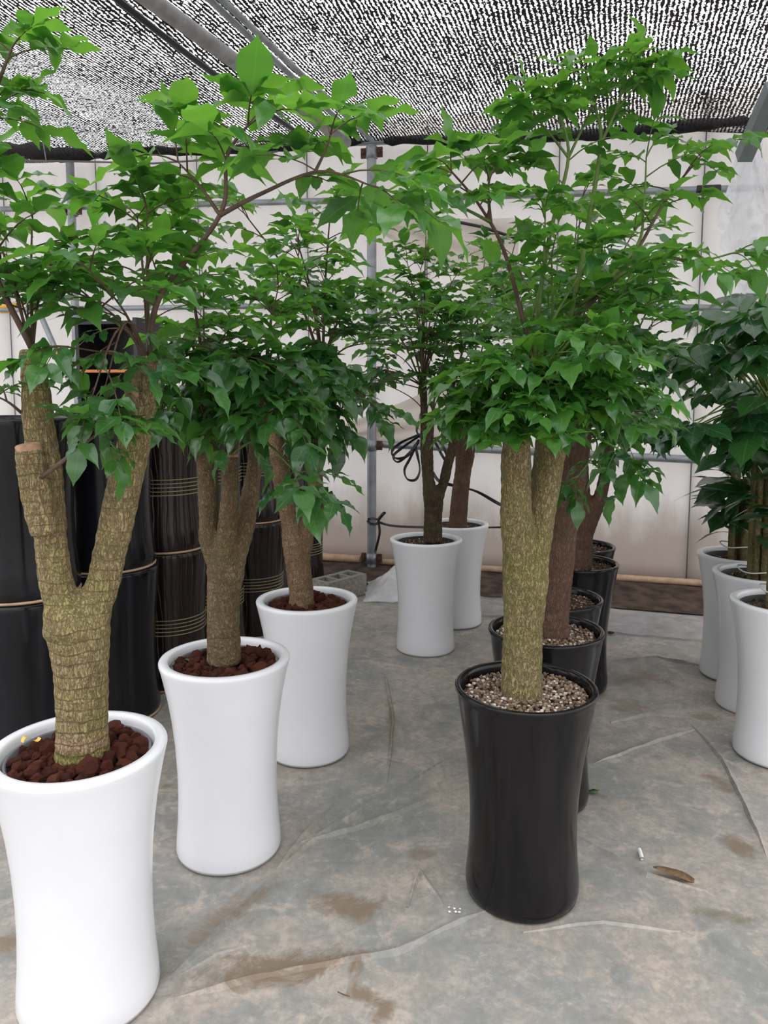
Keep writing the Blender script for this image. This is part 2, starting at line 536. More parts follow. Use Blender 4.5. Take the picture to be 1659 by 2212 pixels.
CREASES = [
    ([(-0.574, 1.809, 0.000), (-0.459, 2.047, 0.000), (-0.336, 2.302, -0.000), (-0.294, 2.453, 0.000), (-0.186, 2.701, 0.000)], .005),
    ([(-0.552, 1.772, 0.000), (-0.323, 1.856, -0.000), (0.026, 1.947, 0.000), (0.226, 2.066, 0.000), (0.371, 2.147, 0.000)], .007),
    ([(0.069, 2.126, 0.000), (0.111, 2.302, -0.000), (0.177, 2.126, 0.000)], .004),
    ([(0.651, 2.507, 0.000), (0.827, 2.279, 0.000), (0.983, 2.200, 0.000)], .005),
    ([(1.394, 3.395, 0.000), (1.388, 3.040, 0.000), (1.307, 2.623, 0.000), (1.238, 2.350, 0.000)], .006),
    ([(0.846, 3.001, 0.000), (1.181, 3.208, 0.000), (1.437, 3.346, 0.000)], .004),
    ([(0.001, 4.033, 0.000), (0.043, 3.395, 0.000), (0.010, 2.852, 0.000)], .004),
    ([(-0.156, 4.249, 0.000), (0.175, 4.033, 0.000), (0.558, 4.102, 0.000)], .006),
    ([(1.210, 4.174, -0.000), (1.544, 4.249, 0.000), (1.817, 4.033, 0.000)], .008),
    ([(-0.294, 2.453, 0.000), (-0.111, 2.535, 0.000), (0.302, 2.817, 0.000)], .003),
]
xs = np.concatenate([np.linspace(-16, -1.6, 18), np.linspace(-1.55, 2.4, 280), np.linspace(2.5, 16, 16)])
ys = np.concatenate([np.linspace(-12, .9, 12), np.linspace(1.0, 4.4, 250), np.linspace(4.43, 5.6, 44), np.linspace(5.7, 26.0, 18)])
GX, GY = np.meshgrid(xs, ys)
GZ = np.zeros_like(GX)
for path, amp in CREASES:
    for a, b in zip(path[:-1], path[1:]):
        d = seg_dist(GX, GY, a, b)
        GZ = np.maximum(GZ, amp * np.exp(-(d / .014) ** 2))
nz = np.array([noise.noise(Vector((x * 1.7, y * 1.7, .3))) * .006 + noise.noise(Vector((x * 6, y * 6, 1.3))) * .0025
               for x, y in zip(GX.ravel(), GY.ravel())]).reshape(GX.shape)
GZ = GZ + np.minimum(nz, 0.002) - .004
me = bpy.data.meshes.new('floor')
nyv, nxv = GX.shape
idx = np.arange(nyv * nxv).reshape(nyv, nxv)
quads = np.stack([idx[:-1, :-1], idx[:-1, 1:], idx[1:, 1:], idx[1:, :-1]], -1).reshape(-1, 4)
me.from_pydata(np.stack([GX, GY, GZ], -1).reshape(-1, 3).tolist(), [], quads.tolist())
me.polygons.foreach_set('use_smooth', [True] * len(me.polygons))
floor = struct(obj('floor', me, M['floor']))
def fold(path, h, w):
    pts = [Vector((p[0], p[1], 0)) for p in path]
    fine = []
    for a, b in zip(pts[:-1], pts[1:]):
        n = max(3, int((b - a).length / .03))
        for k in range(n):
            p = a.lerp(b, k / n); fine.append(p + Vector((.006 * noise.noise(p * 9), .006 * noise.noise(p * 9 + Vector((5, 5, 0))), 0)))
    fine.append(pts[-1])
    vs_ = []; fs_ = []
    for i, p in enumerate(fine):
        t = (fine[min(i + 1, len(fine) - 1)] - fine[max(i - 1, 0)]).normalized(); sd = Vector((-t.y, t.x, 0))
        k = min(1, min(i, len(fine) - 1 - i) / 5); hh = h * k * (.6 + .8 * abs(noise.noise(p * 7))) + .0005; ww = w * (.5 + .5 * k)
        vs_ += [p - sd * ww + Vector((0, 0, -.008)), p - sd * ww * .12 + Vector((0, 0, hh)), p + sd * ww * .25 + Vector((0, 0, hh * .8)), p + sd * ww + Vector((0, 0, -.008))]
        if i:
            a = (i - 1) * 4; c = i * 4
            fs_ += [(a, a + 1, c + 1, c), (a + 1, a + 2, c + 2, c + 1), (a + 2, a + 3, c + 3, c + 2)]
    b = MB(); b.add(vs_, fs_)
    b.build('fold', M['floor'], floor, smooth=False)
for path, amp in CREASES:
    fold(path, .007 + amp, .016)
fold([(-0.349, 2.290, 0.000), (-0.221, 2.507, 0.000), (0.054, 2.817, 0.000), (0.248, 3.040, 0.000)], .006, .014)
fold([(0.391, 2.028, 0.000), (0.623, 2.066, 0.000), (0.834, 2.028, 0.000)], .005, .014)
fold([(-0.539, 1.856, -0.000), (-0.449, 1.938, -0.000), (-0.368, 1.973, 0.000)], .006, .014)
fold([(1.035, 3.395, 0.000), (1.238, 3.496, 0.000), (1.435, 3.445, 0.000)], .007, .018)

# ------------------------------------------------------------------ back wall, panels, pipes
W0 = Vector((-.105, 6.511, 0)); WD = Vector((.9578, -.2873, 0)); WN = Vector((-.2873, -.9578, 0))
WANG = math.atan2(WD.y, WD.x)
def wp(s, z, off=0):
    p = W0 + WD * s + WN * off
    return Vector((p.x, p.y, z))
wall = struct(empty('wall_back', wp(0, 0)))
wall.rotation_euler = (0, 0, WANG)
pw = 1.02
for i in range(-6, 6):
    m = MB()
    wv = R.uniform(-.004, .004)
    def pf(u, v, i=i, wv=wv):
        x = -.55 + i * pw + .0005 + (pw - .001) * u
        z = .02 + 3.6 * v
        y = wv + .008 * math.sin(x * 5 + z * 1.3) * math.sin(z * 1.9 + i) + .006 * noise.noise(Vector((x * 4, z * 3, i)))
        return (x, y, z)
    m.grid(8, 24, pf)
    o = m.build('panel', M['wall'], wall)
    md = o.modifiers.new('thickness', 'SOLIDIFY'); md.thickness = .02; md.offset = -1
    m = MB(); xs0 = -.55 + i * pw
    m.tube([(xs0 + .004 * noise.noise(Vector((i, z, 0))), -.012, z) for z in np.linspace(.03, 3.6, 14)], .0045, 6)
    m.build('seam_cord', M['wire'], wall)
m2 = MB()
m2.grid(60, 6, lambda u, v: (-6.2 + 12.4 * u, -.75 + .95 * v, .045 * v * v + .03 * noise.noise(Vector((u * 40, v * 3, 0))) * v + .006))
earth = m2.build('earth_strip_1', M['dark_earth'], None, wp(0, 0))  # strip of bare dark soil along the wall foot
earth.rotation_euler = (0, 0, WANG)
struct(earth)

def wall_pipe(name, pts, r, mat, label, cat, group=None, n=12):
    b = MB(); p0 = Vector(pts[0])
    b.tube([Vector(p) - p0 for p in pts], r, n)
    o = b.build(name, mat, None, p0)
    autosmooth(o)
    return tag(o, label, cat, group)
wall_pipe('wall_pipe', [(-4.326, 7.715, 3.688), (-2.138, 7.058, 3.546), (-0.109, 6.449, 3.456), (1.593, 5.939, 3.391), (2.602, 5.636, 3.348), (3.305, 5.425, 3.315)], .03, M['galvanised'],
          'horizontal steel pipe carrying the hem of the black shade net', 'pipe')
wall_pipe('wall_pipe', [(-4.644, 7.821, 3.214), (-0.035, 6.438, 3.008), (2.339, 5.726, 2.913), (3.337, 5.426, 2.877)], .026, M['galvanised'],
          'horizontal grey pipe with black sleeve crossing the upper wall', 'pipe')
wall_pipe('wall_pipe', [(-4.725, 7.845, 2.263), (-0.036, 6.438, 2.182), (3.254, 5.451, 2.049)], .024, M['galvanised'],
          'horizontal grey pipe half hidden behind the foliage on the wall', 'pipe')
wall_pipe('wall_pipe', [(-4.823, 7.874, 1.101), (-0.152, 6.473, 1.056), (-0.036, 6.438, 1.043), (2.299, 5.737, 0.982), (3.454, 5.391, 0.953)], .03, M['galvanised'],
          'horizontal grey pipe below the sagging cream tarp, clamped to the post', 'pipe')
wall_pipe('wall_pipe', [wp(-2.6, .062, .05), wp(-.08, .062, .05)], .034, M['tan_clay'],
          'pale cut pipe lying along the wall foot near concrete block', 'pipe')
wall_pipe('wall_pipe', [wp(.08, .054, .05), wp(1.2, .054, .05), wp(2.6, .054, .05), wp(4.4, .054, .05)], .026, M['tan_clay'],
          'thin brownish pipe along the wall foot behind the black pots', 'pipe')
# sleeve on the upper pipe
b = MB(); a0 = Vector((2.233, 5.757, 2.915)); a1 = Vector((2.389, 5.711, 2.910))
b.tube([Vector((0, 0, 0)), (a1 - a0) * .03, (a1 - a0) * .97, a1 - a0], [.026, .034, .034, .026], 16)
tag(b.build('pipe_sleeve', M['black_plastic'], None, a0), 'short black rubber sleeve on the upper wall pipe', 'sleeve')

# upright posts
def post(px_top, px_bot, r, label, clamp_pts):
    base = Vector(px_bot); root = empty('steel_post', base)
    top = Vector(px_top) - base
    b = MB(); b.tube([(0, 0, 0), top * .33, top * .66, top], r, 16)
    o = b.build('tube', M['galvanised'], root); autosmooth(o)
    for cp in clamp_pts:
        c = Vector(cp) - base
        b = MB(); b.lathe([(r + .001, -.045), (r + .008, -.045), (r + .008, .045), (r + .001, .045)], 20, c)
        k = b.build('clamp', M['galvanised'], root)
        for sx in (-1, 1):
            b = MB()
            b.box(c + WD * sx * (r + .028), (.045, .02, .075), Matrix.Rotation(WANG, 3, 'Z'))
            b.tube([c + WD * sx * (r + .03) + WN * .0, c + WD * sx * (r + .03) + WN * .03], .012, 6)
            b.build('bolt_plate', M['rust'], k, smooth=False)
    tag(root, label, 'post')
    return root
post((-0.097, 6.394, 3.411), (-0.103, 6.396, 0.011), .038, 'galvanised upright post with rusty clamps in front of the wall', [(-0.101, 6.395, 1.039), (-0.103, 6.395, 0.094), (-0.097, 6.394, 3.355)])
post((-2.800, 7.205, 3.505), (-2.834, 7.215, 0.288), .036, 'pale galvanised upright post behind the forked left tree', [(-2.789, 7.201, 3.088)])
# diagonal brace with yellow clip
root = empty('diagonal_brace', (-3.212, 7.245, 2.339))
b = MB(); p0 = Vector((-3.212, 7.245, 2.339)); p1 = Vector((-2.767, 7.127, 1.331))
b.tube([(0, 0, 0), (p1 - p0) * .5, p1 - p0], .026, 12)
autosmooth(b.build('tube', M['galvanised'], root))
b = MB(); b.tube([(p1 - p0) * .50, (p1 - p0) * .56], .04, 12); b.box((p1 - p0) * .53 + WN * .03, (.05, .03, .06))
b.build('clip', M['yellow'], root, smooth=False)
tag(root, 'grey diagonal brace tube with a yellow clip on the wall', 'brace')

# ------------------------------------------------------------------ shade net overhead
net_root_z = 3.47
def net_grid(s0, s1, y0, y1, nu, nv, seed, name, label):
    # object X along the wall, object Y away from the wall
    b = MB()
    def f(u, v):
        x = s0 + (s1 - s0) * u; y = y0 + (y1 - y0) * v
        z = .05 * noise.noise(Vector((x * .8, y * .7, seed))) + .02 * noise.noise(Vector((x * 3, y * 1.2, seed)))
        z -= .09 * math.sin(math.pi * ((x + .1) % 2.1) / 2.1) * .6
        z += .03 * y * .2 + .0
        z += .047 * x
        if y < .15: z -= .02 * (1 - y / .15) * (1 + .7 * noise.noise(Vector((x * 3, 0, seed))))
        return (x, y, z)
    b.grid(nu, nv, f)
    o = b.build(name, M['net'], None, wp(0, net_root_z, .06))
    o.rotation_euler = (0, 0, math.atan2(-WD.y, -WD.x))
    return tag(o, label, 'shade net')
# (object X points along -WD, so the right-hand side is negative x)
net_grid(-4.6, 5.5, 0, 2.75, 110, 60, 3.0, 'shade_net', 'black knitted shade net stretched under the roof to the wall')
net_grid(-4.6, 0.9, 2.70, 4.6, 60, 40, 3.0, 'shade_net', 'dense black shade net strip overhead in front of the pipes').location.z += .02
# loose rolled hem
def roll(pts, r0, label):
    b = MB(); p0 = Vector(pts[0]); path = []
    for a, c in zip(pts[:-1], pts[1:]):
        a = Vector(a); c = Vector(c)
        for k in range(10):
            p = a.lerp(c, k / 10)
            path.append(p - p0 + Vector((0, 0, .02 * noise.noise(p * 5))))
    path.append(Vector(pts[-1]) - p0)
    b.tube(path, [max(.006, r0 * (.7 + .9 * abs(noise.noise((p + p0) * 4)))) * (1 if 0 < i < len(path) - 1 else .4) for i, p in enumerate(path)], 10)
    tag(b.build('net_hem', M['net_roll'], None, p0), label, 'net hem')
roll([(-4.121, 7.590, 3.732), (-3.222, 7.321, 3.629), (-2.567, 7.124, 3.534)], .075, 'thick black bunch of rolled net on the left of the wall top')
roll([(-2.499, 7.104, 3.520), (-1.985, 6.950, 3.530), (-1.559, 6.822, 3.486), (-0.711, 6.568, 3.448), (-0.181, 6.409, 3.444)], .04, 'rolled black net hem between the bunch and the upright post')
roll([(0.002, 6.354, 3.431), (0.601, 6.174, 3.380), (1.199, 5.994, 3.352), (1.671, 5.853, 3.338), (2.120, 5.718, 3.343), (2.520, 5.598, 3.335)], .035, 'rolled black net hem above the tall tree with mossy trunk')

# overhead pipes running away from the wall
def over_pipe(name, a, b_, r, mat, label, cat='pipe', sag=0.0, ext=1.4):
    a = Vector(a); b_ = Vector(b_)
    a = a + (a - b_).normalized() * ext
    pts = []
    for k in range(13):
        t = k / 12
        p = a.lerp(b_, t) - Vector((0, 0, sag * math.sin(math.pi * t)))
        pts.append(p - a)
    b = MB(); b.tube(pts, r, 14)
    o = b.build(name, mat, None, a); autosmooth(o)
    return tag(o, label, cat)
over_pipe('roof_pipe', (-1.117, 3.960, 3.360), (-0.286, 6.151, 3.360), .043, M['pipe_grey'], 'thick weathered grey roof pipe running to the wall post')
over_pipe('roof_pipe', (-0.851, 4.046, 3.400), (-0.193, 6.194, 3.400), .017, M['galvanised'], 'thin grey roof pipe beside its twin under the net', 'pipe')
over_pipe('roof_pipe', (-0.792, 4.046, 3.400), (-0.094, 6.228, 3.400), .017, M['galvanised'], 'thin grey roof pipe ending at the upright post top', 'pipe')
over_pipe('black_hose', (-1.219, 3.981, 3.370), (-0.616, 5.694, 3.295), .017, M['black_plastic'], 'black hose slung beside the thick roof pipe', 'hose', .05)
# cable along the top of the wall
b = MB(); pts = [Vector(p) for p in ((-3.925, 7.375, 3.580), (-3.147, 7.142, 3.503), (-2.649, 7.013, 3.460), (-1.957, 6.837, 3.396), (-1.373, 6.672, 3.384), (-0.861, 6.560, 3.414))]
b.tube([p - pts[0] for p in pts], .008, 6)
tag(b.build('cable', M['wire'], None, pts[0]), 'thin grey cable sagging below the net hem', 'cable')
b = MB(); pts = [Vector(p) for p in ((-2.430, 5.642, 3.570), (-2.785, 6.600, 3.559), (-2.958, 7.080, 3.478))]
b.tube([p - pts[0] for p in pts], .005, 5)
tag(b.build('hanging_wire', M['galvanised'], None, pts[0]), 'pale wire hanging from the net beside the rolled bunch', 'wire')

# square steel beam at the right
b = MB(); a0 = Vector((2.178, 4.900, 2.900)); a1 = a0.lerp(Vector((2.141, 4.000, 3.547)), .42)
b.bar((0, 0, 0), a1 - a0, .085, .085)
tag(b.build('steel_beam', M['beam_grey'], None, a0, smooth=False), 'square grey steel beam slanting up above the hanging film', 'beam')

# hanging plastic film on the right
def crumple(name, label, mat, corner, ux, uy, nu, nv, amp, freq, seed, shape=None, cat='plastic film'):
    b = MB(); ux = Vector(ux); uy = Vector(uy); n = ux.cross(uy).normalized()
    def f(u, v):
        uu = u
        p = ux * u + uy * v
        if shape: p, = (shape(u, v),)
        q = p * freq
        d = noise.ridged_multi_fractal(q + Vector((seed, 0, 0)), 1.0, 2.0, 3, 1.0, 2.0) if False else noise.turbulence(q + Vector((seed, seed, 0)), 4, True)
        return p + n * (d - .5) * amp
    b.grid(nu, nv, f)
    o = b.build(name, mat, None, corner)
    return tag(o, label, cat)
ca = Vector((2.405, 5.445, 3.173))
def sh(u, v):
    top = Vector((2.348, 5.300, 3.100)); top2 = Vector((2.411, 5.200, 3.013))
    prof = [(1595, 1645, 300), (1570, 1655, 400), (1550, 1690, 480), (1560, 1720, 560), (1580, 1740, 640)]
    L = [Vector(p) for p in ((2.341, 5.350, 3.144), (2.287, 5.350, 2.878), (2.229, 5.350, 2.700), (2.226, 5.350, 2.490), (2.322, 5.350, 2.247), (2.410, 5.350, 2.064))]
    Q = [Vector(p) for p in ((2.453, 5.300, 3.129), (2.528, 5.300, 2.866), (2.635, 5.250, 2.678), (2.742, 5.200, 2.463), (2.817, 5.200, 2.227), (2.828, 5.200, 2.049))]
    k = min(int(v * 5), 4); t = v * 5 - k
    a = L[k].lerp(L[k + 1], t); c = Q[k].lerp(Q[k + 1], t)
    return a.lerp(c, u) - ca + WN * .05 * math.sin(u * 14 + v * 3)
crumple('hanging_film', 'crumpled clear plastic film hanging from the steel beam', M['film'], ca, (.5, 0, 0), (0, 0, -1), 40, 60, .12, 5.0, 2.0, sh)

# cream tarp bunched over the lower wall pipe
def tarp(name, label, L, Q, amp, nf, nu=70, nv=40):
    L = [Vector(p) for p in L]; Q = [Vector(p) for p in Q]; c0 = L[0]
    b = MB()
    def bz(P_, v):
        k = min(int(v * (len(P_) - 1)), len(P_) - 2); t = v * (len(P_) - 1) - k
        return P_[k].lerp(P_[k + 1], t)
    def f(u, v):
        p = bz(L, v).lerp(bz(Q, v), u)
        fold = math.sin(nf * (v + .12 * math.sin(u * 3.0)) * math.pi) * amp * math.sin(math.pi * min(1, .15 + .85 * v)) 
        return p - c0 + WN * (fold + amp * .5 + .008 * noise.noise(p * 3)) + Vector((0, 0, -.05 * math.sin(math.pi * u)))
    b.grid(nu, nv, f)
    tag(b.build(name, M['tarp'], None, c0), label, 'tarp')
tarp('tarp', 'cream tarp sagging in folds over the pipe behind the post',
     [(-0.460, 6.586, 1.170), (-0.461, 6.586, 1.111), (-0.462, 6.592, 1.075)], [(0.928, 6.170, 1.791), (0.934, 6.163, 1.357), (0.940, 6.166, 1.056)], .016, 5)
tarp('tarp', 'pale tarp folded across the upper wall beside the post top',
     [(-0.047, 6.462, 2.963), (-0.047, 6.462, 2.873), (-0.047, 6.462, 2.764)], [(1.030, 6.139, 2.805), (1.034, 6.128, 2.492), (1.041, 6.136, 2.214)], .018, 5)
# black hose edge of the upper tarp
b = MB(); pts = [Vector(p) for p in ((0.185, 6.335, 2.900), (0.436, 6.260, 2.824), (0.750, 6.166, 2.742), (1.057, 6.074, 2.621))]
b.tube([p - pts[0] for p in pts], .012, 6)
tag(b.build('cord', M['black_plastic'], None, pts[0]), 'dark cord along the pale upper tarp', 'cord')

# straps on the post and wall
def strap(name, pts, w, label, closed=False):
    pts = [Vector(p) for p in pts]
    p0 = pts[0].copy(); path = []
    n = len(pts)
    for i in range(n - 1):
        a = pts[max(i - 1, 0)]; b_ = pts[i]; c = pts[i + 1]; d = pts[min(i + 2, n - 1)]
        for k in range(6):
            t = k / 6
            path.append(.5 * ((2 * b_) + (c - a) * t + (2 * a - 5 * b_ + 4 * c - d) * t * t + (3 * b_ - a - 3 * c + d) * t ** 3))
    path.append(pts[-1])
    m = MB(); vs_ = []; fs_ = []
    for i, p in enumerate(path):
        t = (path[min(i + 1, len(path) - 1)] - path[max(i - 1, 0)]).normalized()
        side = t.cross(WN)
        side = (side.normalized() if side.length > 1e-5 else Vector((0, 0, 1)))
        tw = .9 * math.sin(i * .23 + p0.x * 3)
        side = (side * math.cos(tw) + WN * math.sin(tw)) * w
        th = side.cross(t).normalized() * .0025
        q = p - p0
        vs_ += [q - side + th, q + side + th, q + side - th, q - side - th]
        if i:
            a = (i - 1) * 4; c = i * 4
            fs_ += [(a, a + 1, c + 1, c), (a + 1, a + 2, c + 2, c + 1), (a + 2, a + 3, c + 3, c + 2), (a + 3, a, c, c + 3)]
    fs_ += [(0, 3, 2, 1), (len(vs_) - 4, len(vs_) - 3, len(vs_) - 2, len(vs_) - 1)]
    m.add(vs_, fs_)
    return m, p0
def strap_thing(name, label, list_of_paths, w):
    p0 = Vector(list_of_paths[0][0]); root = empty(name, p0)
    for pth in list_of_paths:
        m, q0 = strap(name, pth, w, label)
        o = m.build('strap', M['black_strap'], root, q0 - p0, smooth=False)
    tag(root, label, 'strap')
strap_thing('strap_bundle', 'loops of flat black packing strap hanging behind the forked sapling', [
    [(0.289, 6.184, 1.143), (0.143, 6.228, 1.077), (0.065, 6.251, 1.001), (0.095, 6.242, 0.946), (0.187, 6.214, 0.967), (0.279, 6.187, 1.080)],
    [(0.288, 6.163, 1.137), (0.157, 6.203, 1.042), (0.076, 6.227, 0.966), (0.113, 6.216, 0.918), (0.205, 6.188, 0.995), (0.281, 6.165, 1.100)],
    [(0.278, 6.177, 1.099), (0.209, 6.197, 0.950), (0.165, 6.211, 0.855), (0.188, 6.204, 0.781), (0.254, 6.184, 0.780), (0.286, 6.174, 0.859), (0.268, 6.180, 0.970), (0.245, 6.187, 1.062)],
    [(0.288, 6.153, 1.119), (0.259, 6.162, 1.174), (0.280, 6.155, 1.247)],
    [(0.397, 6.141, 1.120), (0.458, 6.123, 1.066), (0.498, 6.111, 0.976), (0.531, 6.101, 0.904)],
    [(0.398, 6.151, 1.101), (0.442, 6.138, 1.010), (0.496, 6.122, 0.920), (0.522, 6.114, 0.865)]], .011)
strap_thing('packing_strap', 'long black packing strap stretched slanting across the wall', [
    [(0.391, 6.195, 0.838), (0.446, 6.179, 0.765), (0.573, 6.141, 0.733), (0.734, 6.092, 0.695), (0.928, 6.034, 0.593), (1.084, 5.987, 0.553)]], .013)
strap_thing('tied_strap', 'black strap knotted round the galvanised post with a loose bow', [
    [(-0.132, 6.352, 0.428), (-0.090, 6.329, 0.439), (-0.044, 6.326, 0.425), (-0.067, 6.322, 0.394), (-0.121, 6.349, 0.397), (-0.136, 6.353, 0.420)],
    [(-0.051, 6.317, 0.422), (-0.006, 6.304, 0.475), (0.009, 6.299, 0.491), (-0.013, 6.306, 0.482), (-0.051, 6.317, 0.434)],
    [(-0.044, 6.315, 0.411), (0.078, 6.331, 0.377), (0.343, 6.272, 0.376), (0.637, 6.184, 0.389), (0.957, 6.088, 0.410)],
    [(-0.044, 6.315, 0.403), (-0.036, 6.313, 0.326), (-0.055, 6.319, 0.228), (-0.075, 6.324, 0.149)]], .010)

# ------------------------------------------------------------------ crumpled film and block at the wall foot
def ground_film(name, label, cx, cy, lx, ly, ang, amp, seed, mat, h=0.0, nu=60, nv=40):
    b = MB()
    def f(u, v):
        x = (u - .5) * lx; y = (v - .5) * ly
        x += .12 * lx * noise.noise(Vector((v * 3, seed, 1))); y += .12 * ly * noise.noise(Vector((u * 3, seed, 4)))
        e = min(u, v, 1 - u, 1 - v) * 6; e = min(1, e)
        d = noise.turbulence(Vector((x * 4, y * 4, seed)), 4, True)
        z = .004 + amp * d * (.25 + .75 * e) + h * math.exp(-(((u - .5) / .3) ** 2 + ((v - .6) / .3) ** 2))
        return (x, y, z)
    b.grid(nu, nv, f)
    o = b.build(name, mat, None, (cx, cy, 0)); o.rotation_euler = (0, 0, ang)
    return tag(o, label, 'plastic film')
q = Vector((-0.059, 5.512, 0.000))
ground_film('plastic_film', 'crumpled clear film heaped by the concrete block', q.x + .15, q.y + .12, .46, .55, 0, .06, 3.1, M['film'], .16)
q = Vector((1.704, 4.707, 0.000))
ground_film('plastic_film', 'dusty clear film rumpled in front of the wall foot', q.x + .46, q.y + .02, 1.6, .5, WANG, .07, 7.7, M['film_floor'])
q = Vector((0.693, 5.390, 0.000))
ground_film('plastic_film', 'rumpled clear film on the floor behind the white pots', q.x + .08, q.y - .14, .56, .45, WANG, .06, 5.2, M['film_floor'])

blk = empty('concrete_block', (-.33, 5.53, 0))
blk.rotation_euler = (0, 0, math.radians(48))
bm = bmesh.new()
# hollow block: body ring with three cores
def hollow_block(L=.39, Wd=.19, H=.15):
    b = MB()
    nx = [-L / 2, -L / 2 + .03, -L / 2 + .125, -L / 2 + .148, L / 2 - .148, L / 2 - .125, L / 2 - .03, L / 2]
    xs_ = [-L / 2, -L / 2 + .035, -.075, -.05, .05, .075, L / 2 - .035, L / 2]
    ysb = [-Wd / 2, -Wd / 2 + .04, Wd / 2 - .04, Wd / 2]
    def isopen(i, j): return j == 1 and i in (1, 3, 5)
    V = {}
    def vid(i, j, k):
        if (i, j, k) not in V:
            V[(i, j, k)] = len(b.v); b.v.append((xs_[i], ysb[j], H * k))
        return V[(i, j, k)]
    for i in range(7):
        for j in range(3):
            if isopen(i, j):
                for (p, q_) in (((i, j), (i + 1, j)), ((i + 1, j), (i + 1, j + 1)), ((i + 1, j + 1), (i, j + 1)), ((i, j + 1), (i, j))):
                    b.f.append((vid(*p, 0), vid(*q_, 0), vid(*q_, 1), vid(*p, 1))[::-1])
                continue
            b.f.append((vid(i, j, 1), vid(i + 1, j, 1), vid(i + 1, j + 1, 1), vid(i, j + 1, 1)))
            b.f.append((vid(i, j, 0), vid(i, j + 1, 0), vid(i + 1, j + 1, 0), vid(i + 1, j, 0)))
    for i in range(7):
        for j, fl in ((0, False), (3, True)):
            fc = (vid(i, j, 0), vid(i + 1, j, 0), vid(i + 1, j, 1), vid(i, j, 1))
            b.f.append(fc[::-1] if fl else fc)
    for j in range(3):
        for i, fl in ((0, True), (7, False)):
            fc = (vid(i, j, 0), vid(i, j + 1, 0), vid(i, j + 1, 1), vid(i, j, 1))
            b.f.append(fc[::-1] if fl else fc)
    return b
hb = hollow_block()
o = hb.build('block_body', M['concrete_block'], blk, smooth=False)
tag(blk, 'grey hollow concrete block lying by the wall foot', 'concrete block')

# ------------------------------------------------------------------ pots
def white_profile(H=.65):
    k = H / .65
    return [(.150, .010), (.168, .0), (.171, .012), (.169, .05), (.163, .12), (.160, .20), (.1605, .28), (.165, .37), (.173, .45), (.184, .525),
            (.196, .585), (.204, .622 * k), (.2085, .638 * k), (.209, .645 * k), (.206, .65 * k), (.196, .652 * k), (.183, .651 * k), (.178, .646 * k), (.176, .635 * k), (.172, .60), (.168, .56), (.0, .555)]
def black_profile():
    return [(.150, .008), (.160, .0), (.166, .006), (.170, .03), (.170, .05), (.165, .10), (.160, .17), (.159, .25), (.163, .33), (.171, .41), (.182, .49),
            (.193, .56), (.200, .605), (.203, .622), (.2065, .630), (.2085, .636), (.2085, .641), (.205, .645), (.197, .645), (.190, .641), (.187, .632), (.184, .60), (.178, .57), (.0, .565)]
white_me = None; black_me = None
def make_pot_meshes():
    global white_me, black_me
    b = MB(); b.lathe(white_profile(), 72); white_me = b.mesh('white_pot')
    b = MB(); b.lathe(black_profile(), 72); black_me = b.mesh('black_pot')
    white_me.materials.append(M['white_glaze']); black_me.materials.append(M['black_glaze'])
make_pot_meshes()
def disc_mesh(r, amp, seed, nr=10, na=40):
    b = MB(); b.add([(0, 0, 0)], [])
    for i in range(1, nr + 1):
        for k in range(na):
            a = 2 * math.pi * k / na; rr = r * i / nr
            b.v.append((rr * math.cos(a), rr * math.sin(a), amp * noise.noise(Vector((rr * math.cos(a) * 12, rr * math.sin(a) * 12, seed)))))
    for k in range(na):
        b.f.append((0, 1 + k, 1 + (k + 1) % na))
    for i in range(nr - 1):
        for k in range(na):
            a = 1 + i * na + k; c = 1 + i * na + (k + 1) % na
            b.f.append((a, a + na, c + na, c))
    return b

# stones
def stone_mesh(name, mat, sub, rough, seed, squash=(1, 1, 1)):
    bm = bmesh.new(); bmesh.ops.create_icosphere(bm, subdivisions=sub, radius=.5)
    for v in bm.verts:
        d = noise.noise(v.co * 2.6 + Vector((seed * 7, seed, 0))) * rough + noise.noise(v.co * 7 + Vector((0, seed * 3, 0))) * rough * .45
        v.co *= (1 + d)
        v.co = Vector((v.co.x * squash[0], v.co.y * squash[1], v.co.z * squash[2]))
    me = bpy.data.meshes.new(name); bm.to_mesh(me); bm.free()
    me.materials.append(mat)
    return me
LAVA = [stone_mesh('lava_stone', M['lava'], 2, .55, i + 1, (1, R.uniform(.75, 1), R.uniform(.6, .85))) for i in range(6)]
def add_lava(root, rr, z, n, smin, smax, trunk_r, rs):
    pts = []; tries = 0
    while len(pts) < n and tries < 6000:
        tries += 1
        a = rs.uniform(0, 2 * math.pi); r = rr * math.sqrt(rs.random())
        s = rs.uniform(smin, smax)
        x, y = r * math.cos(a), r * math.sin(a)
        if r < trunk_r + s * .3 or r > rr - s * .35: continue
        if any((x - q[0]) ** 2 + (y - q[1]) ** 2 < (.40 * (s + q[2])) ** 2 for q in pts): continue
        pts.append((x, y, s))
    for x, y, s in pts:
        o = bpy.data.objects.new('lava_stone', rs.choice(LAVA)); COL.objects.link(o); o.parent = root
        o.location = (x, y, z + s * .12 + rs.uniform(0, .008)); o.scale = (s, s, s)
        o.rotation_euler = (rs.uniform(-.5, .5), rs.uniform(-.5, .5), rs.uniform(0, 6.28))
    # second layer
    for x, y, s in pts[::4]:
        o = bpy.data.objects.new('lava_stone', rs.choice(LAVA)); COL.objects.link(o); o.parent = root
        s2 = s * rs.uniform(.6, .85)
        f = .9 if math.hypot(x, y) > .6 * rr else 1.0
        o.location = (x * f + rs.uniform(-.01, .01), y * f + rs.uniform(-.01, .01), z + s * .45); o.scale = (s2, s2, s2)
        o.rotation_euler = (rs.uniform(0, 6), rs.uniform(0, 6), rs.uniform(0, 6))
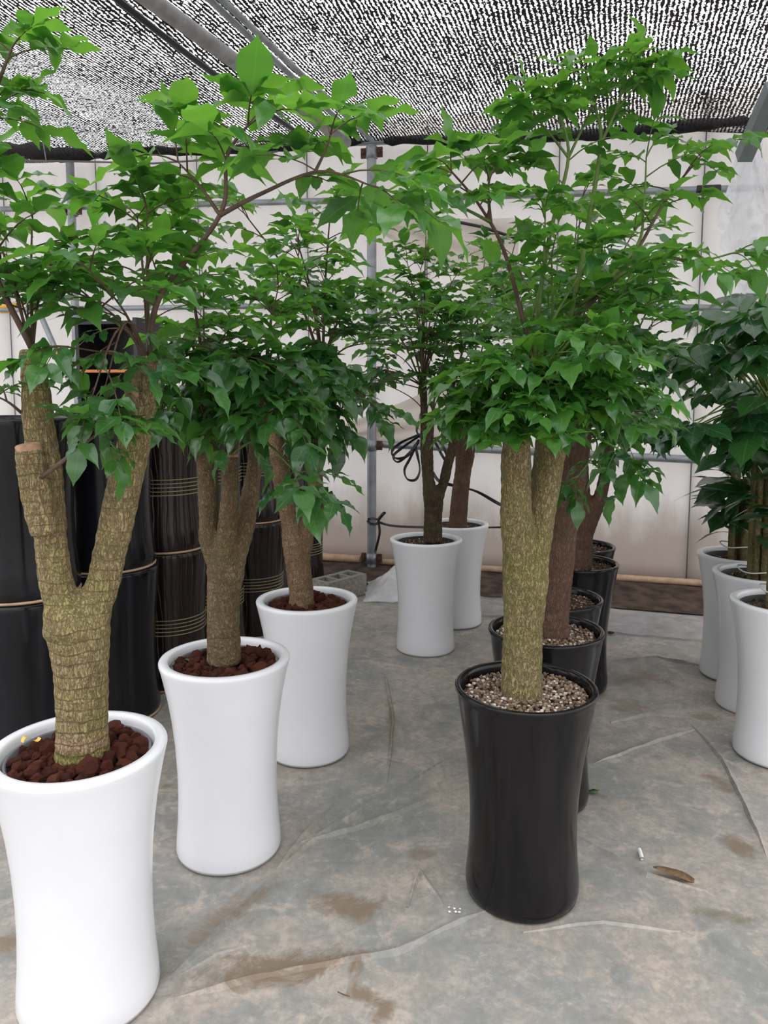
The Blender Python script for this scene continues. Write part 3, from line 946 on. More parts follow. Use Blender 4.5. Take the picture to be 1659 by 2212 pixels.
def ico_low():
    bm = bmesh.new(); bmesh.ops.create_icosphere(bm, subdivisions=1, radius=.5)
    v = np.array([p.co[:] for p in bm.verts]); f = np.array([[q.index for q in p.verts] for p in bm.faces]); bm.free()
    return v, f
ICO_V, ICO_F = ico_low()
def add_gravel(root, rr, z, n, smin, smax, mat, rs, name='gravel'):
    V = []; Fc = []
    for i in range(n):
        a = rs.uniform(0, 6.283); r = rr * math.sqrt(rs.random()); s = rs.uniform(smin, smax)
        v = ICO_V * np.array([s * rs.uniform(.8, 1.2), s * rs.uniform(.7, 1), s * rs.uniform(.55, .85)])
        v = v * (1 + np.array([rs.uniform(-.22, .22) for _ in range(len(v))])[:, None])
        c_, s_ = math.cos(a * 5), math.sin(a * 5)
        v = v @ np.array([[c_, -s_, 0], [s_, c_, 0], [0, 0, 1]])
        v = v + np.array([r * math.cos(a), r * math.sin(a), z + rs.uniform(-.002, .006)])
        Fc.append(ICO_F + len(V) * len(ICO_V)); V.append(v)
    me = bpy.data.meshes.new(name)
    me.from_pydata(np.concatenate(V).tolist(), [], np.concatenate(Fc).tolist())
    o = obj(name, me, mat, root); o['kind'] = 'stuff'
    return o

def add_pot(root, kind, soil, soil_z, rs):
    obj('pot', white_me if kind == 'white' else black_me, None, root)
    ri = .172 if kind == 'white' else .182
    if kind == 'white':
        b = MB(); b.lathe([(.162, .57), (.163, .628), (.1665, .632), (.170, .630), (.170, .57)], 56)
        b.build('liner', M['grey_liner'] if soil == 'lava' else M['black_liner'], root)
        ri = .164
    d = disc_mesh(ri, .012, rs.random() * 9)
    d.build('soil', M['mossy_soil'] if soil == 'moss' else M['soil'], root, (0, 0, soil_z))
    return ri

# ------------------------------------------------------------------ leaves
def leaf_mesh(name, prof, fold, arch, wave, wfreq, seed, rows=7, width=.5):
    rs = random.Random(seed)
    vs_ = []; uvs = []; fs_ = []
    cols = (-1, 0, 1)
    ph = rs.uniform(0, 6); ph2 = rs.uniform(0, 6)
    n = len(prof)
    for i, w in enumerate(prof):
        y = i / (n - 1)
        for c in cols:
            x = c * w * width
            z = fold * abs(c) * w - arch * y * y
            z += wave * abs(c) ** 1.5 * math.sin(wfreq * y * 6.283 + (ph if c < 0 else ph2)) * min(1, w * 2.2)
            xx = x + .05 * math.sin(y * 3 + ph) * y
            vs_.append((xx, y - .10 * arch * y * y, z)); uvs.append((.5 + c * .5, y))
    nc = len(cols)
    for i in range(n - 1):
        for k in range(nc - 1):
            fs_.append((i * nc + k, i * nc + k + 1, (i + 1) * nc + k + 1, (i + 1) * nc + k))
    return np.array(vs_), np.array(fs_), np.array(uvs)
OV = [.05, .42, .74, .93, .98, .92, .74, .46, .16, .01]
EL = [.05, .40, .70, .90, 1.0, .97, .82, .55, .22, .01]
LA = [.05, .22, .34, .44, .50, .49, .42, .29, .13, .01]
LEAFSETS = {
    'ovate': [leaf_mesh('leaf', OV, R.uniform(.0, .22), R.uniform(.08, .55), R.uniform(.035, .08), R.uniform(1.8, 2.6), i, width=R.uniform(.21, .28)) for i in range(8)],
    'round': [leaf_mesh('leaf', [.06, .50, .84, 1.0, 1.0, .88, .66, .38, .12, .01], R.uniform(.0, .18), R.uniform(.08, .45), R.uniform(.02, .05), R.uniform(1.8, 2.6), 120 + i, width=R.uniform(.26, .32)) for i in range(6)],
    'broad': [leaf_mesh('leaf', EL, R.uniform(.02, .12), R.uniform(.08, .40), R.uniform(.01, .03), R.uniform(2.0, 3.0), 40 + i, width=R.uniform(.25, .31)) for i in range(6)],
    'lance': [leaf_mesh('leaf', LA, R.uniform(.05, .2), R.uniform(.1, .7), R.uniform(.01, .04), R.uniform(1.5, 2.5), 80 + i, width=R.uniform(.24, .32)) for i in range(6)],
}
_leafme = {}
def leaf_data(setname, i, matname):
    key = (setname, i, matname)
    if key not in _leafme:
        v, f, uv = LEAFSETS[setname][i]
        me = bpy.data.meshes.new('leaf'); me.from_pydata(v.tolist(), [], f.tolist())
        me.polygons.foreach_set('use_smooth', [True] * len(me.polygons))
        ul = me.uv_layers.new(name='UVMap')
        ul.data.foreach_set('uv', uv[f.ravel()].ravel().tolist())
        me.materials.append(M[matname]); me.update()
        _leafme[key] = me
    return _leafme[key]
CAMP = Vector((0, 0, 1.52))
def place_leaves(root, items, limit=300):
    # items: (pos world, dir, normal, size, set, variant, material)
    org = root.location
    items = sorted(items, key=lambda it: -it[3] / (it[0] - CAMP).length)
    for k, (p, d, nrm, s, st, vi, mt) in enumerate(items[:limit]):
        o = bpy.data.objects.new('leaf', leaf_data(st, vi, mt)); COL.objects.link(o); o.parent = root
        o.matrix_local = lmat(p - org, d, nrm, s)
    rest = items[limit:]
    bymat = {}
    for it in rest: bymat.setdefault(it[6], []).append(it)
    for mt, lst in bymat.items():
        V = []; Fc = []; U = []; n = 0
        for (p, d, nrm, s, st, vi, _) in lst:
            v, f, uv = LEAFSETS[st][vi]
            m = np.array(lmat(p - org, d, nrm, s))
            V.append(v @ m[:3, :3].T + m[:3, 3]); Fc.append(f + n); U.append(uv[f.ravel()]); n += len(v)
        me = bpy.data.meshes.new('foliage')
        me.from_pydata(np.concatenate(V).tolist(), [], np.concatenate(Fc).tolist())
        me.polygons.foreach_set('use_smooth', [True] * len(me.polygons))
        ul = me.uv_layers.new(name='UVMap'); ul.data.foreach_set('uv', np.concatenate(U).ravel().tolist())
        o = obj('foliage', me, M[mt], root); o['kind'] = 'stuff'
def lmat(p, d, nrm, s):
    d = d.normalized(); x = d.cross(nrm)
    if x.length < 1e-4: x = d.cross(Vector((1, 0, 0)))
    x.normalize(); z = x.cross(d)
    m = Matrix(((x.x * s, d.x * s, z.x * s, p.x), (x.y * s, d.y * s, z.y * s, p.y), (x.z * s, d.z * s, z.z * s, p.z), (0, 0, 0, 1)))
    return m

def catmull(pts, per=7):
    pts = [Vector(p) for p in pts]; out = []
    n = len(pts)
    for i in range(n - 1):
        a = pts[max(i - 1, 0)]; b_ = pts[i]; c = pts[i + 1]; d = pts[min(i + 2, n - 1)]
        for k in range(per):
            t = k / per
            out.append(.5 * ((2 * b_) + (c - a) * t + (2 * a - 5 * b_ + 4 * c - d) * t * t + (3 * b_ - a - 3 * c + d) * t ** 3))
    out.append(pts[-1])
    return out
UP = Vector((0, 0, 1))

def grow_shoot(root, ctrl, r0, nleaf, rl, ls, mats, twig, rs, items, tmin=.35, pairs=3, leafset='ovate', droop=.35):
    org = root.location
    path = catmull(ctrl)
    n = len(path)
    mb = MB()
    mb.tube([p - org for p in path], [r0 * (1 - .68 * i / (n - 1)) for i in range(n)], 6)
    az0 = rs.uniform(0, 6.28)
    for i in range(nleaf + 2):
        end = i >= nleaf
        t = tmin + (1 - tmin) * (i + .5) / nleaf if not end else 1.0
        f = min(t, 1) * (n - 1); k = min(int(f), n - 2)
        p = path[k].lerp(path[k + 1], f - k)
        tg = (path[k + 1] - path[k]).normalized()
        az = az0 + i * 2.4 + rs.uniform(-.4, .4)
        out = Vector((math.cos(az), math.sin(az), rs.uniform(.0, .45)))
        d = (out * (.85 if not end else .55) + tg * (.45 if not end else .8)).normalized()
        L = rl * rs.uniform(.65, 1.2) * (.75 if end else 1)
        side = d.cross(UP)
        if side.length < 1e-3: side = Vector((1, 0, 0))
        side.normalize()
        rp = []
        for q in range(5):
            s = q / 4
            rp.append(p + d * L * s - UP * min(.5, .8 * droop) * L * s * s)
        mb.tube([q - org for q in rp], [.0022, .0019, .0016, .0013, .0010], 4, cap=False)
        def leafat(pos, dr, sc):
            nn = UP + Vector((rs.uniform(-.35, .35), rs.uniform(-.35, .35), 0)) + (Vector((d.x, d.y, 0)) * .4 if droop > .5 else Vector((0, 0, 0)))
            items.append((pos, dr, nn, ls * sc * rs.uniform(.72, 1.2), leafset, rs.randrange(len(LEAFSETS[leafset])), rs.choice(mats)))
        leafat(rp[-1], (d - UP * rs.uniform(.05, .15 + droop * 1.5)).normalized(), 1.1)
        for q in range(pairs):
            s = .38 + .55 * q / max(1, pairs - 1) if pairs > 1 else .7
            fs = s * 4; kk = min(int(fs), 3)
            bp = rp[kk].lerp(rp[kk + 1], fs - kk)
            for sg in (-1, 1):
                if rs.random() < .16: continue
                dr = (side * sg * rs.uniform(.7, 1) + d * rs.uniform(.3, .8) + UP * rs.uniform(-droop * 1.1, .12)).normalized()
                leafat(bp, dr, .95 - .12 * (pairs - 1 - q) * .3)
    mb.build('branch', M[twig], root)

def grow_palmate(root, ctrl, r0, ls, nfing, mats, twig, rs, items, droop=.4):
    org = root.location
    path = catmull(ctrl); n = len(path); mb = MB()
    mb.tube([p - org for p in path], [r0 * (1 - .5 * i / (n - 1)) for i in range(n)], 6)
    mb.build('branch', M[twig], root)
    tip = path[-1]; d = (path[-1] - path[-2]).normalized()
    dh = Vector((d.x, d.y, 0))
    if dh.length < .2: dh = Vector((rs.uniform(-1, 1), rs.uniform(-1, 1), 0))
    dh.normalize(); side = dh.cross(UP)
    for k in range(nfing):
        a = -2.0 + 4.0 * k / (nfing - 1) + rs.uniform(-.15, .15)
        dr = (dh * math.cos(a) + side * math.sin(a) - UP * rs.uniform(.15, .25 + droop)).normalized()
        nn = UP + dh * .3 + Vector((rs.uniform(-.3, .3), rs.uniform(-.3, .3), 0))
        items.append((tip + dr * .02, dr, nn, ls * rs.uniform(.8, 1.15) * (1 - .12 * abs(a)), 'broad', rs.randrange(6), rs.choice(mats)))

# ------------------------------------------------------------------ trunks
def make_trunk(root, chains, mat, voxel, rs, relief=1.0):
    org = root.location
    b = MB()
    for ch in chains:
        pts = catmull([c[0] for c in ch], 6)
        rads = []
        for i in range(len(ch) - 1):
            for k in range(6):
                t = k / 6; t = t * t * (3 - 2 * t)
                rads.append(ch[i][1] * (1 - t) + ch[i + 1][1] * t)
        rads.append(ch[-1][1])
        b.tube([p - org for p in pts], rads, 20)
    me = b.mesh('trunk_base')
    tmp = bpy.data.objects.new('trunk_base', me); COL.objects.link(tmp)
    rm = tmp.modifiers.new('remesh', 'REMESH'); rm.mode = 'VOXEL'; rm.voxel_size = voxel
    sm = tmp.modifiers.new('smooth', 'SMOOTH'); sm.factor = .5; sm.iterations = 6
    dg = bpy.context.evaluated_depsgraph_get(); dg.update()
    me2 = bpy.data.meshes.new_from_object(tmp.evaluated_get(dg))
    bpy.data.objects.remove(tmp); bpy.data.meshes.remove(me)
    me2.name = 'trunk'
    sd = rs.uniform(0, 50)
    for v in me2.vertices:
        c = v.co; nz_ = noise.noise(c * 9 + Vector((sd, 0, 0)))
        ring = math.sin(c.z * 180 + 5 * noise.noise(c * 6 + Vector((0, sd, 0))) )
        fine = noise.noise(Vector((c.x * 70, c.y * 70, c.z * 28)))
        v.co = c + v.normal * relief * (.004 * nz_ + .0007 * ring + .0018 * fine)
    me2.polygons.foreach_set('use_smooth', [True] * len(me2.polygons))
    me2.materials.clear(); me2.materials.append(mat)
    return obj('trunk', me2, None, root)

def cut_face(root, trunk, p, d, r):
    org = root.location
    b = MB(); d = Vector(d).normalized(); p = Vector(p) - org
    b.tube([p - d * .012, p + d * .004, p + d * .007], [r * .98, r * .98, r * .86], 18)
    o = b.build('cut_end', M['cut_wood'], trunk)
    autosmooth(o)
    return o

TREES = []
def tree(name, base, label, pot, soil, trunkmat, chains, clusters, manual, leaf, group=None, voxel=.007, cuts=(), gravel_n=520, seed=1):
    rs = random.Random(seed)
    root = empty(name, (base[0], base[1], 0))
    tag(root, label, 'potted tree', group)
    sz = .608 if pot == 'white' else .612
    if soil == 'lava': sz = .600
    ri = add_pot(root, pot, soil, sz, rs)
    tr = chains[0][0][1]
    if soil == 'lava':
        add_lava(root, ri, sz + .016, 80, .026, .056, tr * .8, rs)
    elif soil == 'gravel':
        add_gravel(root, ri - .006, sz + .006, gravel_n * 2, .008, .015, M['gravel'], rs)
    else:
        add_gravel(root, ri - .006, sz + .006, gravel_n, .008, .016, M['gravel_dark'], rs)
    trunk = make_trunk(root, chains, M[trunkmat], voxel, rs)
    for p, d, r in cuts: cut_face(root, trunk, p, d, r)
    items = []
    tops = [Vector(c[-1][0]) for c in chains]
    for cl in clusters:
        cen, rad, n, nl, rl, ls, mats = cl[:7]
        twig = leaf.get('twig', 'twig_brown')
        src = cl[7] if len(cl) > 7 else None
        for i in range(n):
            while True:
                q = Vector((rs.uniform(-1, 1), rs.uniform(-1, 1), rs.uniform(-1, 1)))
                if q.length < 1: break
            tip = Vector(cen) + Vector((q.x * rad[0], q.y * rad[1], q.z * rad[2]))
            s = tops[src] if src is not None else min(tops, key=lambda t: (t - tip).length + rs.uniform(0, .12))
            s = s - Vector((0, 0, rs.uniform(0, .03)))
            mid = s.lerp(tip, .5)
            hor = Vector((tip.x - s.x, tip.y - s.y, 0))
            dz = tip.z - s.z
            if dz > 0: mid = mid + Vector((0, 0, .10 * dz)) - hor * .08
            else: mid = mid + Vector((0, 0, .10 + .1 * hor.length))
            grow_shoot(root, [s, mid, tip], .0065 if (tip - s).length > .4 else .0045, nl, rl, ls, mats, twig, rs, items, tmin=.4, droop=.75 if tip.z < 1.66 else .35, leafset=rs.choice(['ovate', 'round']) if tip.z < 1.75 else 'ovate')
    for mn in manual:
        pts, r0, nl, rl, ls, mats, twig, tmin = mn
        grow_shoot(root, pts, r0, nl, rl, ls, mats, twig, rs, items, tmin=tmin, droop=leaf.get('mdroop', .4))
    place_leaves(root, items)
    return root

G = ['leaf', 'leaf', 'leaf_fresh']; GD = ['leaf', 'leaf_deep', 'leaf']; GF = ['leaf_fresh', 'leaf', 'leaf_fresh']; DD = ['leaf_deep', 'leaf_deep', 'leaf']

# ---- white pot, first on the left: thick olive trunk forked in two
P1 = (-.745, 1.811)
tree('potted_tree', P1, 'thick olive forked trunk in white pot with red lava stones, moss at its foot', 'white', 'lava', 'bark_olive',
     [[((-0.735, 1.810, 0.603), .066), ((-0.733, 1.810, 0.710), .060), ((-0.731, 1.810, 0.815), .063), ((-0.733, 1.810, 0.907), .070), ((-0.739, 1.810, 0.958), .078), ((-0.772, 1.800, 1.040), .040),
       ((-0.782, 1.800, 1.135), .037), ((-0.785, 1.790, 1.301), .039), ((-0.793, 1.790, 1.430), .033), ((-0.800, 1.790, 1.567), .029), ((-0.800, 1.790, 1.604), .028)],
      [((-0.733, 1.810, 0.953), .072), ((-0.679, 1.820, 1.035), .041), ((-0.656, 1.830, 1.129), .039), ((-0.628, 1.840, 1.251), .041), ((-0.602, 1.850, 1.361), .039), ((-0.579, 1.860, 1.471), .035), ((-0.561, 1.860, 1.558), .031), ((-0.556, 1.860, 1.591), .029)],
      [((-0.780, 1.760, 1.187), .030), ((-0.784, 1.740, 1.276), .032), ((-0.790, 1.730, 1.350), .030), ((-0.792, 1.730, 1.384), .028)],
      [((-0.777, 1.720, 1.331), .014), ((-0.796, 1.710, 1.342), .013), ((-0.807, 1.710, 1.352), .014)],
      [((-0.581, 1.830, 1.450), .018), ((-0.584, 1.810, 1.488), .017), ((-0.584, 1.810, 1.506), .016)]],
     [((-0.806, 1.800, 1.775), (0.182, .30, 0.118), 3, 4, .17, .095, G, 0),
      ((-0.777, 1.800, 1.927), (0.139, .30, 0.064), 2, 4, .18, .105, GF, 0),
      ((-0.603, 1.850, 1.750), (0.182, .30, 0.118), 3, 4, .17, .095, G, 1),
      ((-0.596, 1.850, 1.938), (0.129, .30, 0.064), 2, 4, .18, .105, GF, 1),
      ((-0.598, 1.750, 1.576), (0.118, .15, 0.054), 2, 3, .13, .075, GD, 1),
      ((-0.616, 1.720, 1.495), (0.064, .08, 0.032), 2, 3, .12, .075, GD, 1)],
     [([(-0.556, 1.860, 1.591), (-0.520, 1.840, 1.728), (-0.368, 1.800, 1.902), (-0.346, 1.780, 2.021), (-0.295, 1.760, 2.083)], .008, 5, .17, .115, GF, 'twig_brown', .62),
      ([(-0.368, 1.800, 1.902), (-0.276, 1.780, 1.942), (-0.139, 1.740, 1.981), (-0.029, 1.700, 1.942)], .006, 4, .17, .115, GF, 'twig_brown', .45),
      ([(-0.149, 1.740, 1.979), (-0.124, 1.740, 2.029), (-0.114, 1.740, 2.058)], .004, 2, .15, .11, GF, 'twig_brown', .4),
      ([(-0.368, 1.800, 1.902), (-0.422, 1.840, 1.977), (-0.479, 1.880, 2.039)], .005, 3, .16, .11, GF, 'twig_brown', .5),
      ([(-0.800, 1.790, 1.604), (-0.866, 1.720, 1.832), (-0.834, 1.660, 2.024), (-0.761, 1.620, 2.126), (-0.735, 1.620, 2.183)], .008, 5, .13, .085, GF, 'twig_brown', .62),
      ([(-0.835, 1.660, 1.996), (-0.803, 1.620, 2.038), (-0.769, 1.600, 2.058)], .005, 3, .13, .085, GF, 'twig_brown', .3),
      ([(-0.764, 1.720, 1.318), (-0.690, 1.700, 1.369), (-0.634, 1.690, 1.410), (-0.618, 1.690, 1.425)], .006, 5, .12, .075, GD, 'twig_brown', .75),
      ([(-0.824, 1.780, 1.457), (-0.835, 1.740, 1.484), (-0.855, 1.720, 1.500)], .004, 3, .10, .06, GD, 'twig_brown', .5)],
     dict(twig='twig_brown'), voxel=.0055, seed=11,
     cuts=[((-0.792, 1.730, 1.386), (-.1, -.1, 1), .029), ((-0.584, 1.810, 1.508), (-.1, -.2, 1), .016)])

# ---- second white pot: trunk of three limbs
P2 = (-.516, 2.44)
tree('potted_tree', P2, 'brown three-limbed trunk in white pot with red lava stones', 'white', 'lava', 'bark_brown',
     [[((-0.519, 2.440, 0.628), .056), ((-0.518, 2.440, 0.740), .052), ((-0.515, 2.440, 0.862), .054), ((-0.509, 2.440, 0.946), .062), ((-0.549, 2.440, 1.021), .037), ((-0.555, 2.430, 1.135), .031), ((-0.554, 2.420, 1.283), .033), ((-0.555, 2.420, 1.456), .029), ((-0.554, 2.420, 1.581), .026)],
      [((-0.510, 2.440, 0.923), .060), ((-0.493, 2.400, 1.044), .033), ((-0.479, 2.380, 1.172), .028), ((-0.473, 2.380, 1.308), .027)],
      [((-0.507, 2.440, 0.923), .058), ((-0.460, 2.460, 1.032), .032), ((-0.436, 2.480, 1.142), .030), ((-0.415, 2.500, 1.275), .028), ((-0.392, 2.500, 1.409), .027), ((-0.377, 2.500, 1.554), .025)]],
     [((-0.509, 2.420, 1.766), (0.230, .35, 0.144), 5, 4, .17, .10, G),
      ((-0.490, 2.420, 1.972), (0.216, .35, 0.101), 2, 4, .18, .10, GF),
      ((-0.549, 2.300, 1.554), (0.144, .18, 0.072), 3, 3, .13, .085, GD),
      ((-0.379, 2.250, 1.474), (0.173, .15, 0.065), 3, 3, .13, .085, GD),
      ((-0.566, 2.280, 1.513), (0.115, .15, 0.043), 4, 4, .13, .085, GD),
      ((-0.355, 2.220, 1.448), (0.115, .12, 0.043), 3, 4, .13, .085, GD, 2),
      ((-0.447, 2.300, 1.581), (0.202, .2, 0.072), 4, 4, .15, .09, GD)],
     [([(-0.473, 2.380, 1.308), (-0.361, 2.250, 1.367), (-0.257, 2.150, 1.296), (-0.209, 2.120, 1.261)], .005, 4, .12, .09, GD, 'twig_green', .6)],
     dict(twig='twig_brown'), seed=22, voxel=.0065,
     cuts=[((-0.473, 2.380, 1.310), (0, -.1, 1), .025), ((-0.554, 2.420, 1.582), (0, -.1, 1), .024), ((-0.377, 2.500, 1.555), (0, -.1, 1), .024)])

# ---- third white pot: trunk forked into a V
P3 = (-.318, 3.134)
tree('potted_tree', P3, 'tawny V-forked trunk in white pot with red lava stones, beside the concrete block', 'white', 'lava', 'bark_tawny',
     [[((-0.340, 3.130, 0.598), .060), ((-0.342, 3.130, 0.676), .050), ((-0.351, 3.130, 0.793), .052), ((-0.359, 3.130, 0.890), .058), ((-0.384, 3.120, 1.006), .040), ((-0.413, 3.110, 1.159), .036), ((-0.431, 3.110, 1.327), .034), ((-0.438, 3.110, 1.456), .030)],
      [((-0.344, 3.130, 0.870), .052), ((-0.306, 3.140, 0.984), .033), ((-0.278, 3.150, 1.154), .029), ((-0.260, 3.160, 1.361), .027), ((-0.247, 3.160, 1.603), .025)]],
     [((-0.327, 3.130, 1.946), (0.279, .4, 0.224), 6, 4, .19, .105, G),
      ((-0.343, 3.130, 2.140), (0.242, .35, 0.093), 2, 4, .19, .105, GF),
      ((-0.199, 3.100, 1.728), (0.149, .3, 0.149), 3, 4, .16, .10, GD),
      ((-0.331, 2.950, 1.511), (0.186, .2, 0.112), 5, 4, .15, .10, GD),
      ((-0.295, 2.950, 1.555), (0.168, .15, 0.084), 6, 4, .14, .10, GD),
      ((-0.235, 2.950, 1.459), (0.093, .15, 0.093), 2, 3, .13, .10, DD)],
     [([(-0.247, 3.160, 1.603), (-0.123, 3.000, 1.511), (-0.052, 2.950, 1.459)], .004, 3, .13, .09, GD, 'twig_brown', .5)],
     dict(twig='twig_brown'), seed=33, voxel=.0075, cuts=[((-0.247, 3.160, 1.605), (0, -.1, 1), .024)])

# ---- slim sapling in the far white pot
P4 = (.242, 4.415)
tree('potted_tree', P4, 'slim dark sapling forked low, in white pot with brown soil, before the straps', 'white', 'dark', 'bark_dark',
     [[((0.282, 4.410, 0.627), .056), ((0.281, 4.410, 0.767), .052), ((0.282, 4.410, 0.875), .058), ((0.244, 4.410, 1.008), .027), ((0.228, 4.410, 1.193), .024), ((0.226, 4.410, 1.377), .022), ((0.220, 4.410, 1.533), .021)],
      [((0.278, 4.390, 0.877), .048), ((0.258, 4.370, 1.013), .025), ((0.256, 4.360, 1.197), .022), ((0.263, 4.360, 1.345), .019)],
      [((0.288, 4.420, 0.860), .048), ((0.336, 4.430, 0.952), .030), ((0.368, 4.440, 1.085), .028), ((0.399, 4.450, 1.217), .028), ((0.377, 4.460, 1.454), .026)]],
     [((0.207, 4.400, 1.917), (0.340, .45, 0.262), 9, 4, .20, .115, G),
      ((0.180, 4.400, 2.218), (0.314, .4, 0.157), 4, 4, .20, .115, GF),
      ((-0.024, 4.300, 1.608), (0.131, .25, 0.131), 3, 3, .16, .10, GD),
      ((0.373, 4.200, 1.631), (0.157, .25, 0.183), 4, 4, .16, .10, GD)],
     [([(0.263, 4.360, 1.340), (0.152, 4.250, 1.457), (0.001, 4.200, 1.532), (-0.073, 4.200, 1.532)], .004, 3, .13, .09, GD, 'twig_brown', .6)],
     dict(twig='twig_brown'), seed=44, voxel=.008, cuts=[((0.263, 4.360, 1.348), (0, -.1, 1), .018)], gravel_n=420)
P5 = (.462, 4.92)
tree('potted_tree', P5, 'straight reddish trunk in the white pot nearest the back wall', 'white', 'dark', 'bark_red',
     [[((0.471, 4.920, 0.614), .060), ((0.484, 4.920, 0.800), .056), ((0.502, 4.920, 0.978), .052), ((0.530, 4.920, 1.126), .050), ((0.545, 4.920, 1.331), .042), ((0.560, 4.920, 1.506), .034)],
      [((0.502, 4.920, 0.978), .048), ((0.477, 4.920, 1.156), .032), ((0.452, 4.920, 1.331), .028), ((0.423, 4.920, 1.534), .026)]],
     [((0.459, 4.900, 2.074), (0.321, .4, 0.321), 7, 4, .20, .115, GD),
      ((0.507, 4.750, 1.534), (0.204, .25, 0.175), 4, 4, .17, .10, DD)],
     [], dict(twig='twig_brown'), seed=55, voxel=.009, gravel_n=400)

# ---- black pots
B1 = (.419, 2.214)
tree('potted_tree', B1, 'stout mossy twin-limbed trunk in glossy black pot with pale gravel', 'black', 'gravel', 'bark_mossy',
     [[((0.409, 2.210, 0.599), .064), ((0.407, 2.210, 0.701), .059), ((0.406, 2.210, 0.799), .058), ((0.409, 2.210, 0.911), .062), ((0.405, 2.210, 0.993), .062), ((0.383, 2.200, 1.104), .047), ((0.374, 2.190, 1.239), .043), ((0.374, 2.190, 1.371), .041), ((0.375, 2.190, 1.403), .040)],
      [((0.421, 2.210, 0.938), .054), ((0.442, 2.230, 1.043), .043), ((0.459, 2.250, 1.150), .042), ((0.477, 2.270, 1.256), .044), ((0.490, 2.280, 1.351), .046), ((0.494, 2.280, 1.399), .046)]],
     [((0.381, 2.150, 1.564), (0.223, .28, 0.105), 9, 4, .13, .070, GF),
      ((0.484, 2.050, 1.574), (0.157, .18, 0.118), 8, 4, .13, .074, GF),
      ((0.349, 2.020, 1.443), (0.144, .12, 0.046), 6, 3, .10, .058, GF),
      ((0.287, 2.100, 1.489), (0.092, .15, 0.065), 5, 4, .11, .065, GF),
      ((0.585, 2.100, 1.489), (0.105, .15, 0.065), 5, 4, .11, .068, G),
      ((0.412, 2.200, 1.769), (0.249, .32, 0.105), 5, 4, .16, .085, G),
      ((0.590, 2.200, 1.819), (0.196, .30, 0.105), 3, 4, .16, .09, G)],
     [([(0.430, 2.220, 1.402), (0.420, 2.180, 1.666), (0.445, 2.160, 1.912), (0.488, 2.140, 2.122), (0.457, 2.140, 2.240)], .009, 6, .15, .09, GF, 'twig_green', .55),
      ([(0.483, 2.250, 1.400), (0.519, 2.200, 1.706), (0.553, 2.180, 1.940), (0.578, 2.160, 2.164), (0.559, 2.160, 2.258), (0.542, 2.160, 2.311)], .009, 5, .13, .08, GF, 'twig_green', .66),
      ([(0.488, 2.140, 2.122), (0.424, 2.120, 2.187), (0.371, 2.100, 2.232)], .004, 3, .12, .085, GF, 'twig_green', .5),
      ([(0.609, 2.140, 2.240), (0.643, 2.100, 2.283), (0.665, 2.080, 2.321)], .003, 3, .10, .075, GF, 'twig_green', .4),
      ([(0.578, 2.160, 2.164), (0.609, 2.140, 2.240), (0.625, 2.120, 2.302)], .005, 4, .12, .08, GF, 'twig_green', .35),
      ([(0.488, 2.140, 2.122), (0.569, 2.200, 2.284), (0.586, 2.200, 2.337)], .004, 3, .12, .075, GF, 'twig_green', .45),
      ([(0.423, 2.200, 1.565), (0.327, 2.120, 1.856), (0.252, 2.080, 1.979), (0.170, 2.040, 2.061)], .007, 5, .16, .105, GF, 'twig_brown', .55),
      ([(0.278, 2.090, 1.946), (0.187, 2.020, 1.971), (0.103, 1.980, 1.984)], .005, 4, .15, .11, GF, 'twig_green', .4),
      ([(0.278, 2.090, 1.946), (0.275, 2.120, 2.047), (0.295, 2.140, 2.099)], .005, 3, .15, .10, GF, 'twig_brown', .5),
      ([(0.523, 2.200, 1.706), (0.666, 2.200, 1.844), (0.780, 2.220, 2.034), (0.885, 2.240, 2.163)], .007, 6, .16, .085, GF, 'twig_brown', .5),
      ([(0.529, 2.200, 1.718), (0.690, 2.200, 1.894), (0.711, 2.200, 2.005), (0.720, 2.220, 2.145)], .006, 5, .16, .085, GF, 'twig_green', .5),
      ([(0.541, 2.200, 1.744), (0.696, 2.100, 1.853), (0.798, 2.050, 1.839), (0.891, 2.020, 1.858)], .006, 5, .14, .085, GF, 'twig_green', .5),
      ([(0.423, 2.180, 1.666), (0.421, 2.100, 1.853), (0.418, 2.080, 1.979)], .005, 3, .12, .07, GF, 'twig_green', .7)],
     dict(twig='twig_green'), seed=66, voxel=.0055, gravel_n=620)
B2 = (.590, 2.754)
tree('potted_tree', B2, 'dark brown single trunk in black pot directly behind the mossy one', 'black', 'gravel', 'bark_red',
     [[((0.619, 2.750, 0.580), .058), ((0.619, 2.750, 0.710), .054), ((0.627, 2.750, 0.881), .055), ((0.638, 2.750, 1.051), .058), ((0.657, 2.750, 1.201), .062), ((0.673, 2.750, 1.333), .060), ((0.677, 2.750, 1.415), .050)]],
     [((0.730, 2.700, 1.685), (0.246, .3, 0.180), 8, 4, .17, .10, GD),
      ((0.785, 2.700, 1.948), (0.229, .3, 0.131), 3, 4, .18, .10, G),
      ((0.759, 2.550, 1.392), (0.098, .15, 0.098), 4, 3, .13, .09, GD)],
     [([(0.678, 2.750, 1.398), (0.687, 2.500, 1.335), (0.591, 2.400, 1.227)], .004, 2, .09, .075, GD, 'twig_green', .6),
      ([(0.678, 2.750, 1.398), (0.713, 2.500, 1.454), (0.777, 2.450, 1.280)], .004, 3, .11, .085, GD, 'twig_green', .6)],
     dict(twig='twig_brown'), seed=77, voxel=.008)
B3 = (.705, 3.185)
